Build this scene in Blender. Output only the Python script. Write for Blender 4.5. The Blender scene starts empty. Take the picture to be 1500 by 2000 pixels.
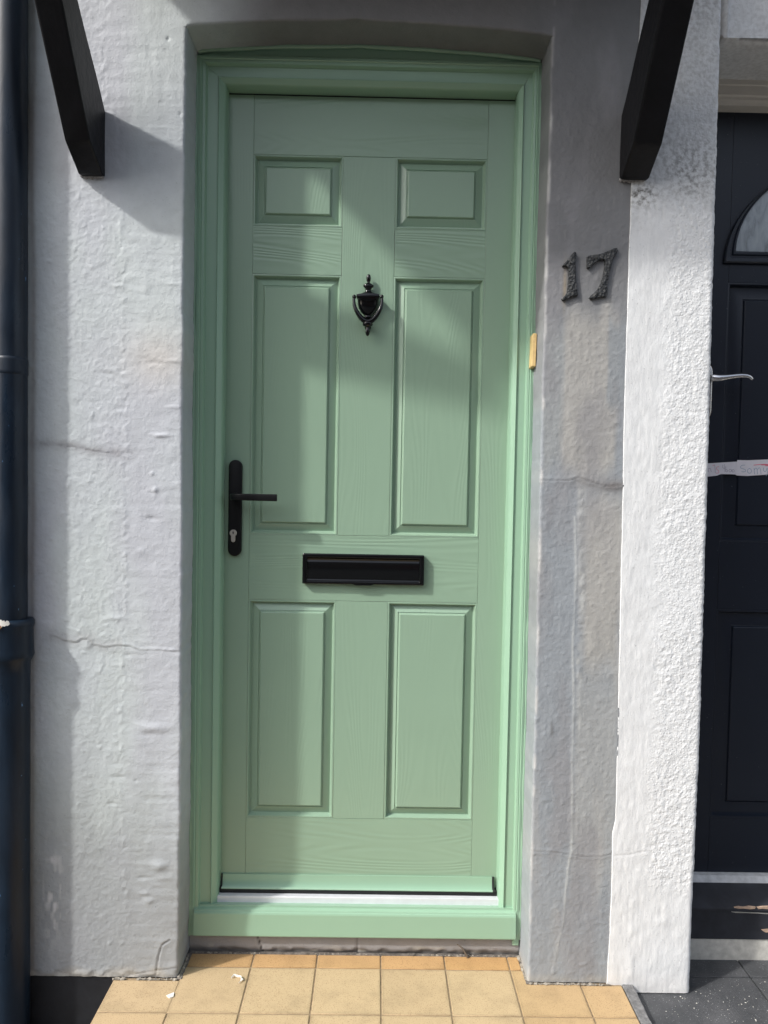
import bpy, bmesh, math, random
import numpy as np
from mathutils import Vector, Matrix
random.seed(4)
scene = bpy.context.scene
COL = scene.collection
R = math.radians

# ------------------------------------------------------------------ camera
CP = np.array([0.0299, -1.7047, 1.0522])          # metres; wall face is y = 0, door leaf y = 0.15
PITCH, YAW, ROLL, FPX = -0.03672, 0.01017, 0.01854, 1450.0
def cam_axes():
    cy, sy, cp, sp = math.cos(YAW), math.sin(YAW), math.cos(PITCH), math.sin(PITCH)
    f = np.array([sy*cp, cy*cp, sp]); r = np.array([cy, -sy, 0]); u = np.cross(r, f)
    c, s = math.cos(ROLL), math.sin(ROLL)
    return c*r+s*u, -s*r+c*u, f
AR, AU, AF = cam_axes()
cam = bpy.data.cameras.new('camera'); camo = bpy.data.objects.new('camera', cam); COL.objects.link(camo)
cam.sensor_width = 36; cam.lens = 36*FPX/2000; cam.clip_start = 0.02; cam.clip_end = 500
M = Matrix.Identity(4)
for i in range(3):
    M[i][0] = AR[i]; M[i][1] = AU[i]; M[i][2] = -AF[i]; M[i][3] = CP[i]
camo.matrix_world = M
scene.camera = camo

# ------------------------------------------------------------------ sky, sun, exposure
SUN = Vector((1.77, 1.0, -1.78)).normalized()       # the way the light travels
w = bpy.data.worlds.new('World'); scene.world = w; w.use_nodes = True
nt = w.node_tree; bg = nt.nodes['Background']
sky = nt.nodes.new('ShaderNodeTexSky'); sky.sky_type = 'NISHITA'; sky.sun_disc = False
sky.sun_elevation = math.asin(-SUN.z); sky.sun_rotation = math.atan2(-SUN.x, -SUN.y) % (2*math.pi)
sky.air_density = 1.0; sky.dust_density = 3.0; sky.ozone_density = 1.0
hz_ = nt.nodes.new('ShaderNodeHueSaturation'); hz_.inputs['Saturation'].default_value = 0.5   # thin high cloud whitens the sky
nt.links.new(sky.outputs[0], hz_.inputs['Color']); nt.links.new(hz_.outputs[0], bg.inputs[0]); bg.inputs[1].default_value = 0.15
sl = bpy.data.lights.new('sun', 'SUN'); sl.energy = 2.0; sl.angle = R(2.4); sl.color = (1.0, 0.965, 0.92)
so = bpy.data.objects.new('sun', sl); COL.objects.link(so); so.location = (-5, -3, 6)
so.rotation_euler = SUN.to_track_quat('-Z', 'Y').to_euler()
vs = scene.view_settings; vs.view_transform = 'Standard'; vs.look = 'None'; vs.gamma = 1.0; vs.use_curve_mapping = False
vs.exposure = 0.90

# ------------------------------------------------------------------ helpers
def at(px, py, y):
    "photo pixel -> (x, z) on the plane at depth y"
    d = AF + AR*(px-750)/FPX - AU*(py-1000)/FPX
    p = CP + d*(y-CP[1])/d[1]
    return float(p[0]), float(p[2])
def ats(pts, y): return np.array([at(a, b, y) for a, b in pts])
ORG = {}
def link(o, parent, loc):
    COL.objects.link(o)
    ORG[o.name] = Vector(loc)
    o.location = Vector(loc) - (ORG[parent.name] if parent else Vector((0, 0, 0)))
    if parent: o.parent = parent
    return o
def tag(o, label=None, cat=None, group=None, kind=None):
    if label: o['label'] = label
    if cat: o['category'] = cat
    if group: o['group'] = group
    o['kind'] = kind or 'thing'
    return o
def empty(name, loc):
    o = bpy.data.objects.new(name, None); o.empty_display_size = .05
    return link(o, None, loc)
def mesh_obj(name, verts, faces, mat, parent=None, loc=None, smooth=30, colors=None):
    "world-space verts -> object with its origin at loc"
    V = np.asarray(verts, dtype=float).reshape(-1, 3)
    if loc is None: loc = (V.min(0)+V.max(0))/2
    me = bpy.data.meshes.new(name); V = V-np.asarray(loc)
    me.from_pydata(V.tolist(), [], faces if isinstance(faces, list) else faces.tolist())
    if colors is not None:
        a = me.color_attributes.new('tint', 'FLOAT_COLOR', 'POINT')
        c4 = np.ones((len(V), 4)); c4[:, :np.shape(colors)[1]] = colors
        a.data.foreach_set('color', c4.ravel())
    if smooth is not None:
        me.shade_smooth()
        if smooth < 180: me.set_sharp_from_angle(angle=R(smooth))
    me.update()
    o = bpy.data.objects.new(name, me); me.materials.append(mat)
    return link(o, parent, loc)
class G:
    "collects geometry of one mesh"
    def __init__(s): s.v = []; s.f = []
    def add(s, v, f):
        n = len(s.v); s.v += [tuple(p) for p in v]; s.f += [tuple(i+n for i in q) for q in f]
    def bm(s, b):
        b.verts.index_update(); s.add([v.co[:] for v in b.verts], [[v.index for v in f.verts] for f in b.faces]); b.free()
    def box(s, x0, x1, y0, y1, z0, z1, bev=0, seg=2):
        b = bmesh.new(); bmesh.ops.create_cube(b, size=1)
        for v in b.verts:
            v.co = Vector(((x0+x1)/2+v.co.x*(x1-x0), (y0+y1)/2+v.co.y*(y1-y0), (z0+z1)/2+v.co.z*(z1-z0)))
        if bev: bmesh.ops.bevel(b, geom=b.edges[:], offset=bev, segments=seg, profile=.5, affect='EDGES')
        s.bm(b)
    def prism(s, pts, y0, y1, bev=0, seg=2):
        "outline in x,z extruded from y0 (front) to y1"
        b = bmesh.new()
        f = b.faces.new([b.verts.new((p[0], y1, p[1])) for p in pts])
        r = bmesh.ops.extrude_face_region(b, geom=[f])
        fv = [e for e in r['geom'] if isinstance(e, bmesh.types.BMVert)]
        for v in fv: v.co.y = y0
        bmesh.ops.recalc_face_normals(b, faces=b.faces[:])
        if bev:
            ed = [e for e in b.edges if all(abs(v.co.y-y0) < 1e-7 for v in e.verts)]
            bmesh.ops.bevel(b, geom=ed, offset=bev, segments=seg, profile=.5, affect='EDGES', clamp_overlap=True)
        s.bm(b)
    def lathe(s, prof, cx, cy, n=20, sx=1, sy=1):
        "profile (r, z) turned round the vertical through cx, cy"
        m = len(prof); v = []; f = []
        for r_, z in prof:
            for k in range(n):
                a = 2*math.pi*k/n; v.append((cx+sx*r_*math.cos(a), cy+sy*r_*math.sin(a), z))
        for i in range(m-1):
            for k in range(n):
                f.append((i*n+k, i*n+(k+1) % n, (i+1)*n+(k+1) % n, (i+1)*n+k))
        f.append(tuple(range(n))[::-1]); f.append(tuple((m-1)*n+k for k in range(n)))
        s.add(v, f)
    def tube(s, pts, rad, n=10, flat=1.0):
        P = [Vector(p) for p in pts]; v = []; f = []
        rads = rad if hasattr(rad, '__len__') else [rad]*len(P)
        for i, p in enumerate(P):
            t = (P[min(i+1, len(P)-1)]-P[max(i-1, 0)]).normalized()
            a = Vector((0, 1, 0)); 
            if abs(t.dot(a)) > .97: a = Vector((0, 0, 1))
            u = t.cross(a).normalized(); q = u.cross(t).normalized()
            for k in range(n):
                an = 2*math.pi*k/n
                v.append(p+u*math.cos(an)*rads[i]+q*math.sin(an)*rads[i]*flat)
        for i in range(len(P)-1):
            for k in range(n): f.append((i*n+k, i*n+(k+1) % n, (i+1)*n+(k+1) % n, (i+1)*n+k))
        f.append(tuple(range(n))[::-1]); f.append(tuple((len(P)-1)*n+k for k in range(n)))
        s.add(v, f)
    def build(s, name, mat, parent=None, loc=None, smooth=21):
        return mesh_obj(name, s.v, s.f, mat, parent, loc, smooth)

# noise on numpy arrays (for the modelled unevenness of plaster)
_rng = np.random.RandomState(11); _T = _rng.rand(256, 256)
def vn(x, y, seed=0):
    x = np.asarray(x)+seed*17.31; y = np.asarray(y)+seed*9.77
    xi = np.floor(x).astype(int); yi = np.floor(y).astype(int); fx = x-xi; fy = y-yi
    fx = fx*fx*fx*(fx*(fx*6-15)+10); fy = fy*fy*fy*(fy*(fy*6-15)+10)
    g = lambda a, b: _T[a % 256, b % 256]
    a = g(xi, yi)*(1-fx)+g(xi+1, yi)*fx; b = g(xi, yi+1)*(1-fx)+g(xi+1, yi+1)*fx
    return a*(1-fy)+b*fy-.5
def fbm(x, y, seed=0, o=4):
    r = 0; a = 1
    for i in range(o): r = r+a*vn(x, y, seed+i*3); a *= .5; x, y = 1.62*x+1.26*y, 1.62*y-1.26*x
    return r
def dist(X, Z, poly):
    d = np.full(np.shape(X), 9.9)
    for (a, b), (c, e) in zip(poly[:-1], poly[1:]):
        vx, vz = c-a, e-b; L = vx*vx+vz*vz+1e-12
        t = np.clip(((X-a)*vx+(Z-b)*vz)/L, 0, 1)
        d = np.minimum(d, np.hypot(X-a-t*vx, Z-b-t*vz))
    return d
def sst(a, b, x):
    t = np.clip((x-a)/(b-a), 0, 1); return t*t*(3-2*t)
def blob(X, Z, px, py, rx, rz):
    x, z = at(px, py, 0); return np.exp(-((X-x)/rx)**2-((Z-z)/rz)**2)

# ------------------------------------------------------------------ materials
class Mat:
    def __init__(s, name, rough=.5, metal=0, spec=.5, color=(.5, .5, .5)):
        s.m = bpy.data.materials.new(name); s.m.use_nodes = True; s.t = s.m.node_tree; s.b = s.t.nodes['Principled BSDF']
        s.b.inputs['Roughness'].default_value = rough; s.b.inputs['Metallic'].default_value = metal
        s.b.inputs['Specular IOR Level'].default_value = spec
        s.b.inputs['Base Color'].default_value = (*color, 1); s.h = None
    def n(s, typ, **k):
        o = s.t.nodes.new('ShaderNode'+typ)
        for a, b in k.items():
            if a in o.inputs.keys(): o.inputs[a].default_value = b
            else: setattr(o, a, b)
        return o
    def l(s, a, b): s.t.links.new(a, b)
    def coord(s, scale=(1, 1, 1), rnd=False, rot=(0, 0, 0)):
        c = s.n('TexCoord'); mp = s.n('Mapping'); mp.inputs['Scale'].default_value = scale; mp.inputs['Rotation'].default_value = rot
        src = c.outputs['Object']
        if rnd:
            oi = s.n('ObjectInfo'); ad = s.n('VectorMath', operation='MULTIPLY_ADD'); cb = s.n('CombineXYZ')
            for i in range(3): s.l(oi.outputs['Random'], cb.inputs[i])
            s.l(cb.outputs[0], ad.inputs[0]); ad.inputs[1].default_value = (37, 11, 53); s.l(src, ad.inputs[2]); src = ad.outputs[0]
        s.l(src, mp.inputs[0]); return mp.outputs[0]
    def noise(s, scale, vec, detail=4, rough=.55, dist_=0):
        o = s.n('TexNoise', Scale=scale, Detail=detail, Roughness=rough, Distortion=dist_); s.l(vec, o.inputs['Vector']); return o.outputs['Fac']
    def ramp(s, fac, stops):
        r = s.n('ValToRGB'); e = r.color_ramp.elements
        while len(e) < len(stops): e.new(.5)
        for i, (p, c) in enumerate(stops):
            e[i].position = p; e[i].color = (*c, 1) if hasattr(c, '__len__') else (c, c, c, 1)
        s.l(fac, r.inputs[0]); return r.outputs[0]
    def bump(s, height, strength, distance):
        b = s.n('Bump', Strength=strength, Distance=distance); s.l(height, b.inputs['Height'])
        if s.h: s.l(s.h, b.inputs['Normal'])
        s.h = b.outputs[0]; s.l(s.h, s.b.inputs['Normal'])
    def mul(s, a, b):
        o = s.n('Mix', data_type='RGBA', blend_type='MULTIPLY'); o.inputs[0].default_value = 1
        for q, i in ((a, 6), (b, 7)):
            if isinstance(q, tuple): o.inputs[i].default_value = (*q, 1)
            else: s.l(q, o.inputs[i])
        return o.outputs[2]
    def col(s, c): s.l(c, s.b.inputs['Base Color'])

def wall_mat(name, rough, fine, pit, soot=False):
    m = Mat(name, rough, spec=.3); c = m.coord()
    a = m.n('VertexColor', layer_name='tint')
    mot = m.ramp(m.noise(26, c, 5, .6), [(.3, .93), (.7, 1.05)])
    speck = m.ramp(m.noise(210, c, 2, .5), [(.24, .72), (.33, 1.0)])
    cc_ = m.mul(m.mul(a.outputs[0], mot), speck)
    if soot:
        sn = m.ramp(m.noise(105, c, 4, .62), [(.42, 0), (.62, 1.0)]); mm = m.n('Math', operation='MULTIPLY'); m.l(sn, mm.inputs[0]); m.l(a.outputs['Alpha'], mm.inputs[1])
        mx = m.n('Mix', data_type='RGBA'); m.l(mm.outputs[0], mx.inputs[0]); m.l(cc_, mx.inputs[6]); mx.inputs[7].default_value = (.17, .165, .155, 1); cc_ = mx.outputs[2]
    m.col(cc_)
    msk = None
    if soot:
        sx = m.n('SeparateXYZ'); m.l(c, sx.inputs[0]); wn = m.n('Math', operation='MULTIPLY_ADD'); m.l(m.noise(7, c, 3), wn.inputs[0]); wn.inputs[1].default_value = .10; m.l(sx.outputs[0], wn.inputs[2])
        mx_ = m.ramp(wn.outputs[0], [(.015, .16), (.055, 1.0)]); zn = m.n('Math', operation='MULTIPLY_ADD'); m.l(m.noise(9, c, 3), zn.inputs[0]); zn.inputs[1].default_value = .12; m.l(sx.outputs[2], zn.inputs[2])
        msk = m.mul(mx_, m.ramp(zn.outputs[0], [(.29, .22), (.34, 1.0)]))
    def mk(hgt): return m.mul(hgt, msk) if msk else hgt
    k_ = .62 if soot else .40
    m.bump(mk(m.noise(110, c, 5, .65)), k_, fine*.85); m.bump(m.noise(260, c, 3, .6), k_*.6, fine*.5)
    br = m.coord((190, 40, 22)); m.bump(m.noise(1, br, 3, .6), .32, fine*.7)
    vo = m.n('TexVoronoi', Scale=165.0); m.l(c, vo.inputs['Vector'])
    m.bump(mk(m.ramp(vo.outputs['Distance'], [(0, 1.0), (.55, 0)])), pit, .0012)
    return m.m
M_grey = wall_mat('grey_masonry_paint', .62, .0011, .20)
M_white = wall_mat('white_masonry_paint', .7, .0015, .55, True)

def green(name, color, grain=None, rough=.30):
    m = Mat(name, rough, spec=.55, color=color); c = m.coord(rnd=True)
    m.col(m.mul(color, m.ramp(m.noise(7, c, 3), [(.3, .985), (.7, 1.012)])))
    if grain:
        sc = (1.1, 7, 9) if grain == 'h' else (9, 7, 1.1)
        fld = m.noise(1, m.coord(sc, True), 1.2, .35); mm = m.n('Math', operation='MULTIPLY'); m.l(fld, mm.inputs[0]); mm.inputs[1].default_value = 210
        sn = m.n('Math', operation='SINE'); m.l(mm.outputs[0], sn.inputs[0]); ab = m.n('Math', operation='MULTIPLY_ADD'); m.l(sn.outputs[0], ab.inputs[0]); ab.inputs[1].default_value = .5; ab.inputs[2].default_value = .5
        am = m.n('Math', operation='MULTIPLY'); m.l(ab.outputs[0], am.inputs[0]); m.l(m.ramp(m.noise(5, m.coord((1, 1, 1), True), 2), [(.35, .25), (.6, 1.0)]), am.inputs[1])
        m.bump(am.outputs[0], .7, .00058 if grain == 'h' else .00024)
        sc2 = (14, 60, 420) if grain == 'h' else (420, 60, 14)
        m.bump(m.noise(1, m.coord(sc2, True), 3, .6), .4, .0003)
    else:
        m.bump(m.noise(60, c, 2), .04, .0008)
    return m.m
GREEN = (.250, .368, .270)
M_door_v = green('green_grained_paint_upright', GREEN, 'v')
M_door_h = green('green_grained_paint_level', GREEN, 'h')
M_frame = green('green_frame_foil', (.262, .415, .300), None, .33)

def simple(name, color, rough=.5, metal=0, spec=.5, mott=None, bump=None):
    m = Mat(name, rough, metal, spec, color); c = m.coord()
    if mott: m.col(m.mul(color, m.ramp(m.noise(mott[0], c, 5, .6), [(.3, mott[1]), (.7, mott[2])])))
    if bump: m.bump(m.noise(bump[0], c, 4, .6), bump[1], bump[2])
    return m.m
M_black = simple('black_powder_coat', (.0045, .0052, .0058), .42, spec=.25, bump=(900, .08, .0003))
M_gloss = simple('black_gloss_casting', (.003, .0036, .0042), .13, spec=.4, bump=(60, .05, .001))
M_rubber = simple('black_rubber', (.010, .012, .012), .7)
M_alu = simple('brushed_aluminium', (.72, .73, .77), .42, .25, mott=(40, .95, 1.03))
M_chrome = simple('satin_chrome', (.62, .62, .63), .22, 1)
M_nickel = simple('nickel_cylinder', (.55, .53, .48), .35, .6)
M_timber = simple('black_stained_timber', (.0040, .0040, .0054), .46, spec=.24, mott=(18, .6, 1.5), bump=(60, .8, .0016))
M_pipe = None
def pipe_mat():
    m = Mat('navy_gloss_paint', .36, spec=.32); c = m.coord((1, 1, .25))
    sc_ = m.ramp(m.noise(120, m.coord((1, 1, .35)), 2, .5), [(.755, 1.0), (.775, 11.0)])
    m.col(m.mul(sc_, m.ramp(m.noise(28, c, 5, .65), [(.3, (.004, .009, .017)), (.6, (.008, .017, .031)), (.8, (.016, .029, .046))])))
    r = m.ramp(m.noise(16, c, 5, .6), [(.35, .26), (.7, .55)]); m.l(r, m.b.inputs['Roughness'])
    m.bump(m.noise(45, c, 5, .6), .35, .0015); m.bump(m.noise(400, c, 2), .1, .0005); return m.m
M_pipe = pipe_mat()
M_navy_v = None
def navy(name, grain):
    m = Mat(name, .34, spec=.42, color=(.008, .012, .022)); c = m.coord((90, 60, 8) if grain == 'v' else (8, 60, 90), True)
    m.bump(m.noise(1, c, 3, .6), .15, .0008)
    sp = m.ramp(m.noise(240, m.coord(), 1, .4), [(.785, (.0075, .0115, .021)), (.80, (.09, .10, .11))]); m.col(sp)
    return m.m
M_navy_v = navy('navy_door_paint_upright', 'v'); M_navy_h = navy('navy_door_paint_level', 'h')
M_navy_cill = simple('worn_black_cill_paint', (.018, .020, .026), .55, mott=(22, .7, 1.5), bump=(70, .4, .001))
M_bare = simple('bare_timber', (.42, .30, .22), .8, mott=(90, .7, 1.2))
M_cream = simple('cream_lintel_paint', (.62, .59, .53), .45, mott=(20, .93, 1.04))
M_whitebar = simple('weathered_white_bar', (.52, .54, .56), .45, mott=(60, .72, 1.08))
M_plinth = simple('worn_white_plinth', (.58, .57, .52), .75, mott=(50, .72, 1.06), bump=(90, .5, .0015))
M_iron = None
def iron_mat():
    m = Mat('hammered_iron', .62, .1, .35); c = m.coord()
    m.col(m.ramp(m.noise(160, c, 4, .6), [(.3, (.016, .017, .018)), (.55, (.036, .039, .042)), (.75, (.10, .098, .09))]))
    v = m.n('TexVoronoi', Scale=170.0); m.l(c, v.inputs['Vector']); m.bump(v.outputs['Distance'], 1.0, .0026)
    return m.m
M_iron = iron_mat()
M_wedge = simple('raw_pine', (.62, .45, .20), .65, mott=(60, .8, 1.1))
def tile_mat(name, stops, speck, rough):
    m = Mat(name, rough, spec=.25); c = m.coord(rnd=True); oi = m.n('ObjectInfo')
    base = m.ramp(oi.outputs['Random'], stops)
    mot = m.ramp(m.noise(14, c, 5, .65), [(.25, .80), (.5, .99), (.75, 1.05)])
    sp = m.ramp(m.noise(430, c, 2, .5), [(.30, speck), (.44, 1.0)])
    gx = m.n('TexCoord'); sp3 = m.n('SeparateXYZ'); m.l(gx.outputs['Generated'], sp3.inputs[0]); ds = []
    for i in (0, 1):                    # distance to the tile's rim, for the grime that gathers along the joints
        a1 = m.n('Math', operation='SUBTRACT'); m.l(sp3.outputs[i], a1.inputs[0]); a1.inputs[1].default_value = .5
        a2 = m.n('Math', operation='ABSOLUTE'); m.l(a1.outputs[0], a2.inputs[0]); ds.append(a2.outputs[0])
    mxn = m.n('Math', operation='MAXIMUM'); m.l(ds[0], mxn.inputs[0]); m.l(ds[1], mxn.inputs[1])
    rim = m.n('Math', operation='MULTIPLY_ADD'); m.l(m.noise(30, c, 4, .65), rim.inputs[0]); rim.inputs[1].default_value = .14; m.l(mxn.outputs[0], rim.inputs[2])
    grime = m.ramp(rim.outputs[0], [(.52, 1.0), (.59, .80)])
    m.col(m.mul(m.mul(m.mul(base, mot), sp), grime)); m.bump(m.noise(350, c, 3, .6), .35, .0006); m.bump(m.noise(25, c, 3), .25, .002)
    return m.m
M_tile = tile_mat('buff_quarry_tile', [(0, (.455, .345, .205)), (.4, (.475, .36, .215)), (.75, (.445, .335, .20)), (1, (.47, .345, .20))], (.62, .56, .50), .62)
M_tile_back = tile_mat('orange_quarry_tile', [(0, (.47, .285, .125)), (.5, (.45, .29, .14)), (1, (.49, .305, .145))], (.66, .6, .55), .62)
M_tile_warm = tile_mat('tan_quarry_tile', [(0, (.445, .315, .17)), (.5, (.46, .33, .18)), (1, (.45, .31, .165))], (.62, .56, .50), .62)
M_mortar = simple('sandy_mortar', (.30, .225, .14), .95, mott=(90, .6, 1.2), bump=(220, .6, .002))
M_crumb = simple('pale_broken_mortar', (.33, .30, .25), .95, mott=(120, .5, 1.15), bump=(260, .8, .002))
M_gmortar = simple('grey_mortar', (.16, .16, .16), .95, mott=(80, .6, 1.3), bump=(180, .7, .003))
def slate():
    m = Mat('dark_slate_tile', .6, spec=.35); c = m.coord(rnd=True); oi = m.n('ObjectInfo')
    b = m.ramp(m.noise(9, c, 5, .65), [(.3, (.042, .045, .049)), (.7, (.092, .094, .099))])
    s = m.ramp(m.noise(330, c, 2, .6), [(.66, 1.0), (.72, 4.5)])
    m.col(m.mul(b, s)); m.bump(m.noise(240, c, 4, .7), .7, .002); return m.m
M_slate = slate()
M_blackbase = simple('black_plinth_paint', (.0095, .0105, .0135), .6, mott=(30, .7, 1.4), bump=(80, .5, .0015))
M_paper = simple('taped_paper', (.62, .60, .64), .7, mott=(25, .93, 1.04))
M_inkb = simple('blue_ink', (.16, .25, .36), .7); M_inkg = simple('grey_ink', (.22, .20, .27), .7); M_inkr = simple('red_marker', (.62, .14, .20), .7)
M_flake = simple('white_paint_flake', (.72, .70, .64), .7)
M_rust = simple('rusty_bare_iron', (.28, .16, .08), .9, mott=(150, .5, 1.4))
M_twig = simple('dry_twig', (.12, .095, .07), .85)
M_pave = None
def pave():
    m = Mat('concrete_paving', .85, spec=.3); c = m.coord()
    m.col(m.ramp(m.noise(3, c, 8, .65), [(.3, (.055, .055, .054)), (.7, (.095, .093, .09))])); m.bump(m.noise(80, c, 5), .4, .004); return m.m
M_pave = pave()
def glass():
    m = Mat('glass_painted_reflection', .12, spec=.6, color=(.30, .34, .37)); c = m.coord((30, 30, 10))
    m.col(m.ramp(m.noise(1, c, 4, .6, 1.5), [(.3, (.19, .21, .22)), (.5, (.30, .34, .37)), (.7, (.37, .41, .44))])); m.bump(m.noise(1, m.coord((60, 60, 14)), 3), .5, .002); return m.m  # reflected sky and tree streaks painted into the pane colour
M_glass = glass()

# ------------------------------------------------------------------ ground
g = G(); g.add([(-60, -80, -.24), (60, -80, -.24), (60, 3, -.24), (-60, 3, -.24)], [(0, 1, 2, 3)])
tag(g.build('pavement', M_pave), kind='structure')
g = G(); g.box(-60, 60, -9.4, -2.4, -.30, -.2355, .0); tag(g.build('road', simple('asphalt', (.055, .055, .056), .85, mott=(4, .8, 1.15), bump=(120, .5, .004))), kind='structure')
g = G(); g.box(-60, 60, -2.4, -2.27, -.30, -.232, .01); tag(g.build('kerb', M_pave), kind='structure')
M_brick = simple('red_brick_wall', (.17, .095, .065), .85, mott=(12, .75, 1.2), bump=(60, .4, .004)); M_roof = simple('slate_roof', (.06, .06, .07), .6)
M_sash = simple('white_window_paint', (.7, .7, .68), .4); M_pane = simple('dark_window_glass', (.02, .025, .03), .08)
for k in range(5):  # unseen houses, added to cut the low sky light under the canopy
    x0 = -12.6+k*5.0
    tr = empty('sky_blocking_house', (x0+2.5, -11, -.24)); dn = ['black', 'blue', 'red', 'green', 'white'][k]; tag(tr, f'unseen brick terraced house, added to block low sky, with a {dn} door across the street', 'house', 'unseen terraced houses added to block low sky')
    g = G(); g.box(x0, x0+4.995, -18, -11, -.24, 5.0); g.build('wall', M_brick, tr, smooth=None)
    g = G(); g.add([(x0, -10.8, 5.002), (x0+4.995, -10.8, 5.002), (x0+4.995, -14.5, 7.0), (x0, -14.5, 7.0), (x0, -18.2, 5.002), (x0+4.995, -18.2, 5.002)], [(0, 1, 2, 3), (3, 2, 5, 4), (0, 3, 4), (1, 5, 2), (0, 4, 5, 1)]); g.build('roof', M_roof, tr, smooth=None)
    for wx0, wx1, wz0, wz1 in ((.5, 1.7, .7, 2.2), (.5, 1.7, 3.2, 4.5), (2.9, 3.9, 3.2, 4.5)):
        g = G(); g.box(x0+wx0, x0+wx1, -11.05, -10.96, wz0, wz1); wf_ = g.build('window', M_sash, tr, smooth=None)
        for h0, h1 in ((wz0+.06, (wz0+wz1)/2-.03), ((wz0+wz1)/2+.03, wz1-.06)):
            g = G(); g.box(x0+wx0+.06, x0+wx1-.06, -10.99, -10.955, h0, h1); g.build('pane', M_pane, wf_, smooth=None)
    g = G(); g.box(x0+2.9, x0+3.8, -11.05, -10.95, -.2, 1.9, .01); g.build('door', simple(dn+'_door_paint', [(.01, .01, .01), (.02, .04, .12), (.2, .015, .015), (.02, .09, .04), (.6, .6, .58)][k], .35), tr, smooth=None)

# ------------------------------------------------------------------ walls, modelled relief
XL = lambda z: -.4150+(z < 2.067)*(.0015*np.sin(z*3.1)+.0022*fbm(z*9, z*0+3, 5)+.0016*vn(z*70, z*0, 8))
XR = lambda z: .4050+(z < 2.067)*(.0012*np.sin(z*2.3+1)+.0016*fbm(z*7, z*0+1, 6)+.0010*vn(z*60, z*0, 9))
ARCH = np.array([(-.62, 2.064), (-.418, 2.066), (-.40, 2.0735), (-.36, 2.077), (-.23, 2.086), (-.031, 2.093), (.12, 2.089), (.26, 2.082), (.36, 2.074), (.392, 2.070), (.41, 2.066), (.62, 2.064)])
def ZA(x): return np.interp(x, ARCH[:, 0], ARCH[:, 1])+.0016*vn(x*45, x*0, 12)
_b = ats([(1252, 0), (1240, 200), (1232, 370), (1226, 560), (1219, 800), (1213, 1100), (1208, 1334), (1205.5, 1440), (1202, 1600), (1196, 1625), (1193, 1760), (1189, 1850), (1185, 1915)], 0)
XB = lambda z: np.interp(z, _b[::-1, 1], _b[::-1, 0])+.0016*vn(z*28, z*0, 15)
_w = ats([(1410, 0), (1404, 200), (1392, 600), (1384, 900), (1375, 1200), (1368, 1450), (1360, 1620), (1353, 1780), (1347, 1937)], 0)
XW = lambda z: np.interp(z, _w[::-1, 1], _w[::-1, 0])+.0012*vn(z*110, z*0, 16)+.0012*vn(z*40, z*0, 17)
pl = lambda pts: [at(a, b, 0) for a, b in pts]
CRK1 = pl([(105, 1240), (128, 1250), (150, 1253), (160, 1246), (172, 1245), (182, 1257), (205, 1262), (232, 1258), (255, 1260), (272, 1268), (310, 1268), (350, 1271)])
CRK0 = pl([(58, 866), (100, 870), (140, 872), (180, 880), (215, 884), (258, 886)])
SEAM = pl([(215, 0), (196, 60), (205, 170), (232, 250), (236, 440), (243, 560), (240, 700), (247, 800), (244, 1000), (246, 1150), (240, 1300), (238, 1420), (236, 1560), (243, 1660), (245, 1760), (250, 1810)])
CRK2 = pl([(304, 1905), (309, 1870), (316, 1846), (332, 1836)])
CRK3 = pl([(250, 1905), (290, 1898), (345, 1890)])
CRKR1 = pl([(1056, 938), (1080, 939), (1112, 938), (1130, 932), (1150, 940), (1185, 950), (1214, 948)])
CRKR2 = pl([(1036, 1663), (1080, 1664), (1110, 1668), (1140, 1673), (1170, 1674), (1195, 1668)])
DRIP = pl([(1122, 1010), (1125, 1120), (1122, 1200), (1118, 1260), (1121, 1390), (1117, 1500), (1116, 1660), (1108, 1700), (1100, 1800), (1090, 1840), (1080, 1900)])
DRIP2 = pl([(1135, 960), (1132, 1060), (1138, 1180), (1130, 1290), (1133, 1420)])
LUMPS = [(300, 1422, .030, .010, .0030), (290, 1436, .014, .008, -.0015), (310, 1692, .016, .012, .0042), (322, 1715, .025, .008, .0018), (303, 957, .006, .007, .0030), (297, 925, .004, .004, .0022),
         (318, 850, .020, .004, .0025), (298, 708, .022, .004, -.0012), (335, 705, .020, .004, .0014), (285, 560, .009, .016, .0015), (170, 1262, .012, .009, .0022), (165, 1275, .013, .005, .0010),
         (195, 1460, .004, .004, .0012), (265, 1525, .004, .003, -.0020), (290, 1760, .012, .007, .0030), (282, 1745, .01, .004, .002), (130, 1570, .01, .02, .0008), (330, 190, .003, .003, -.0015), (328, 76, .003, .004, -.003), (352, 222, .003, .004, -.002)]
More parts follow.
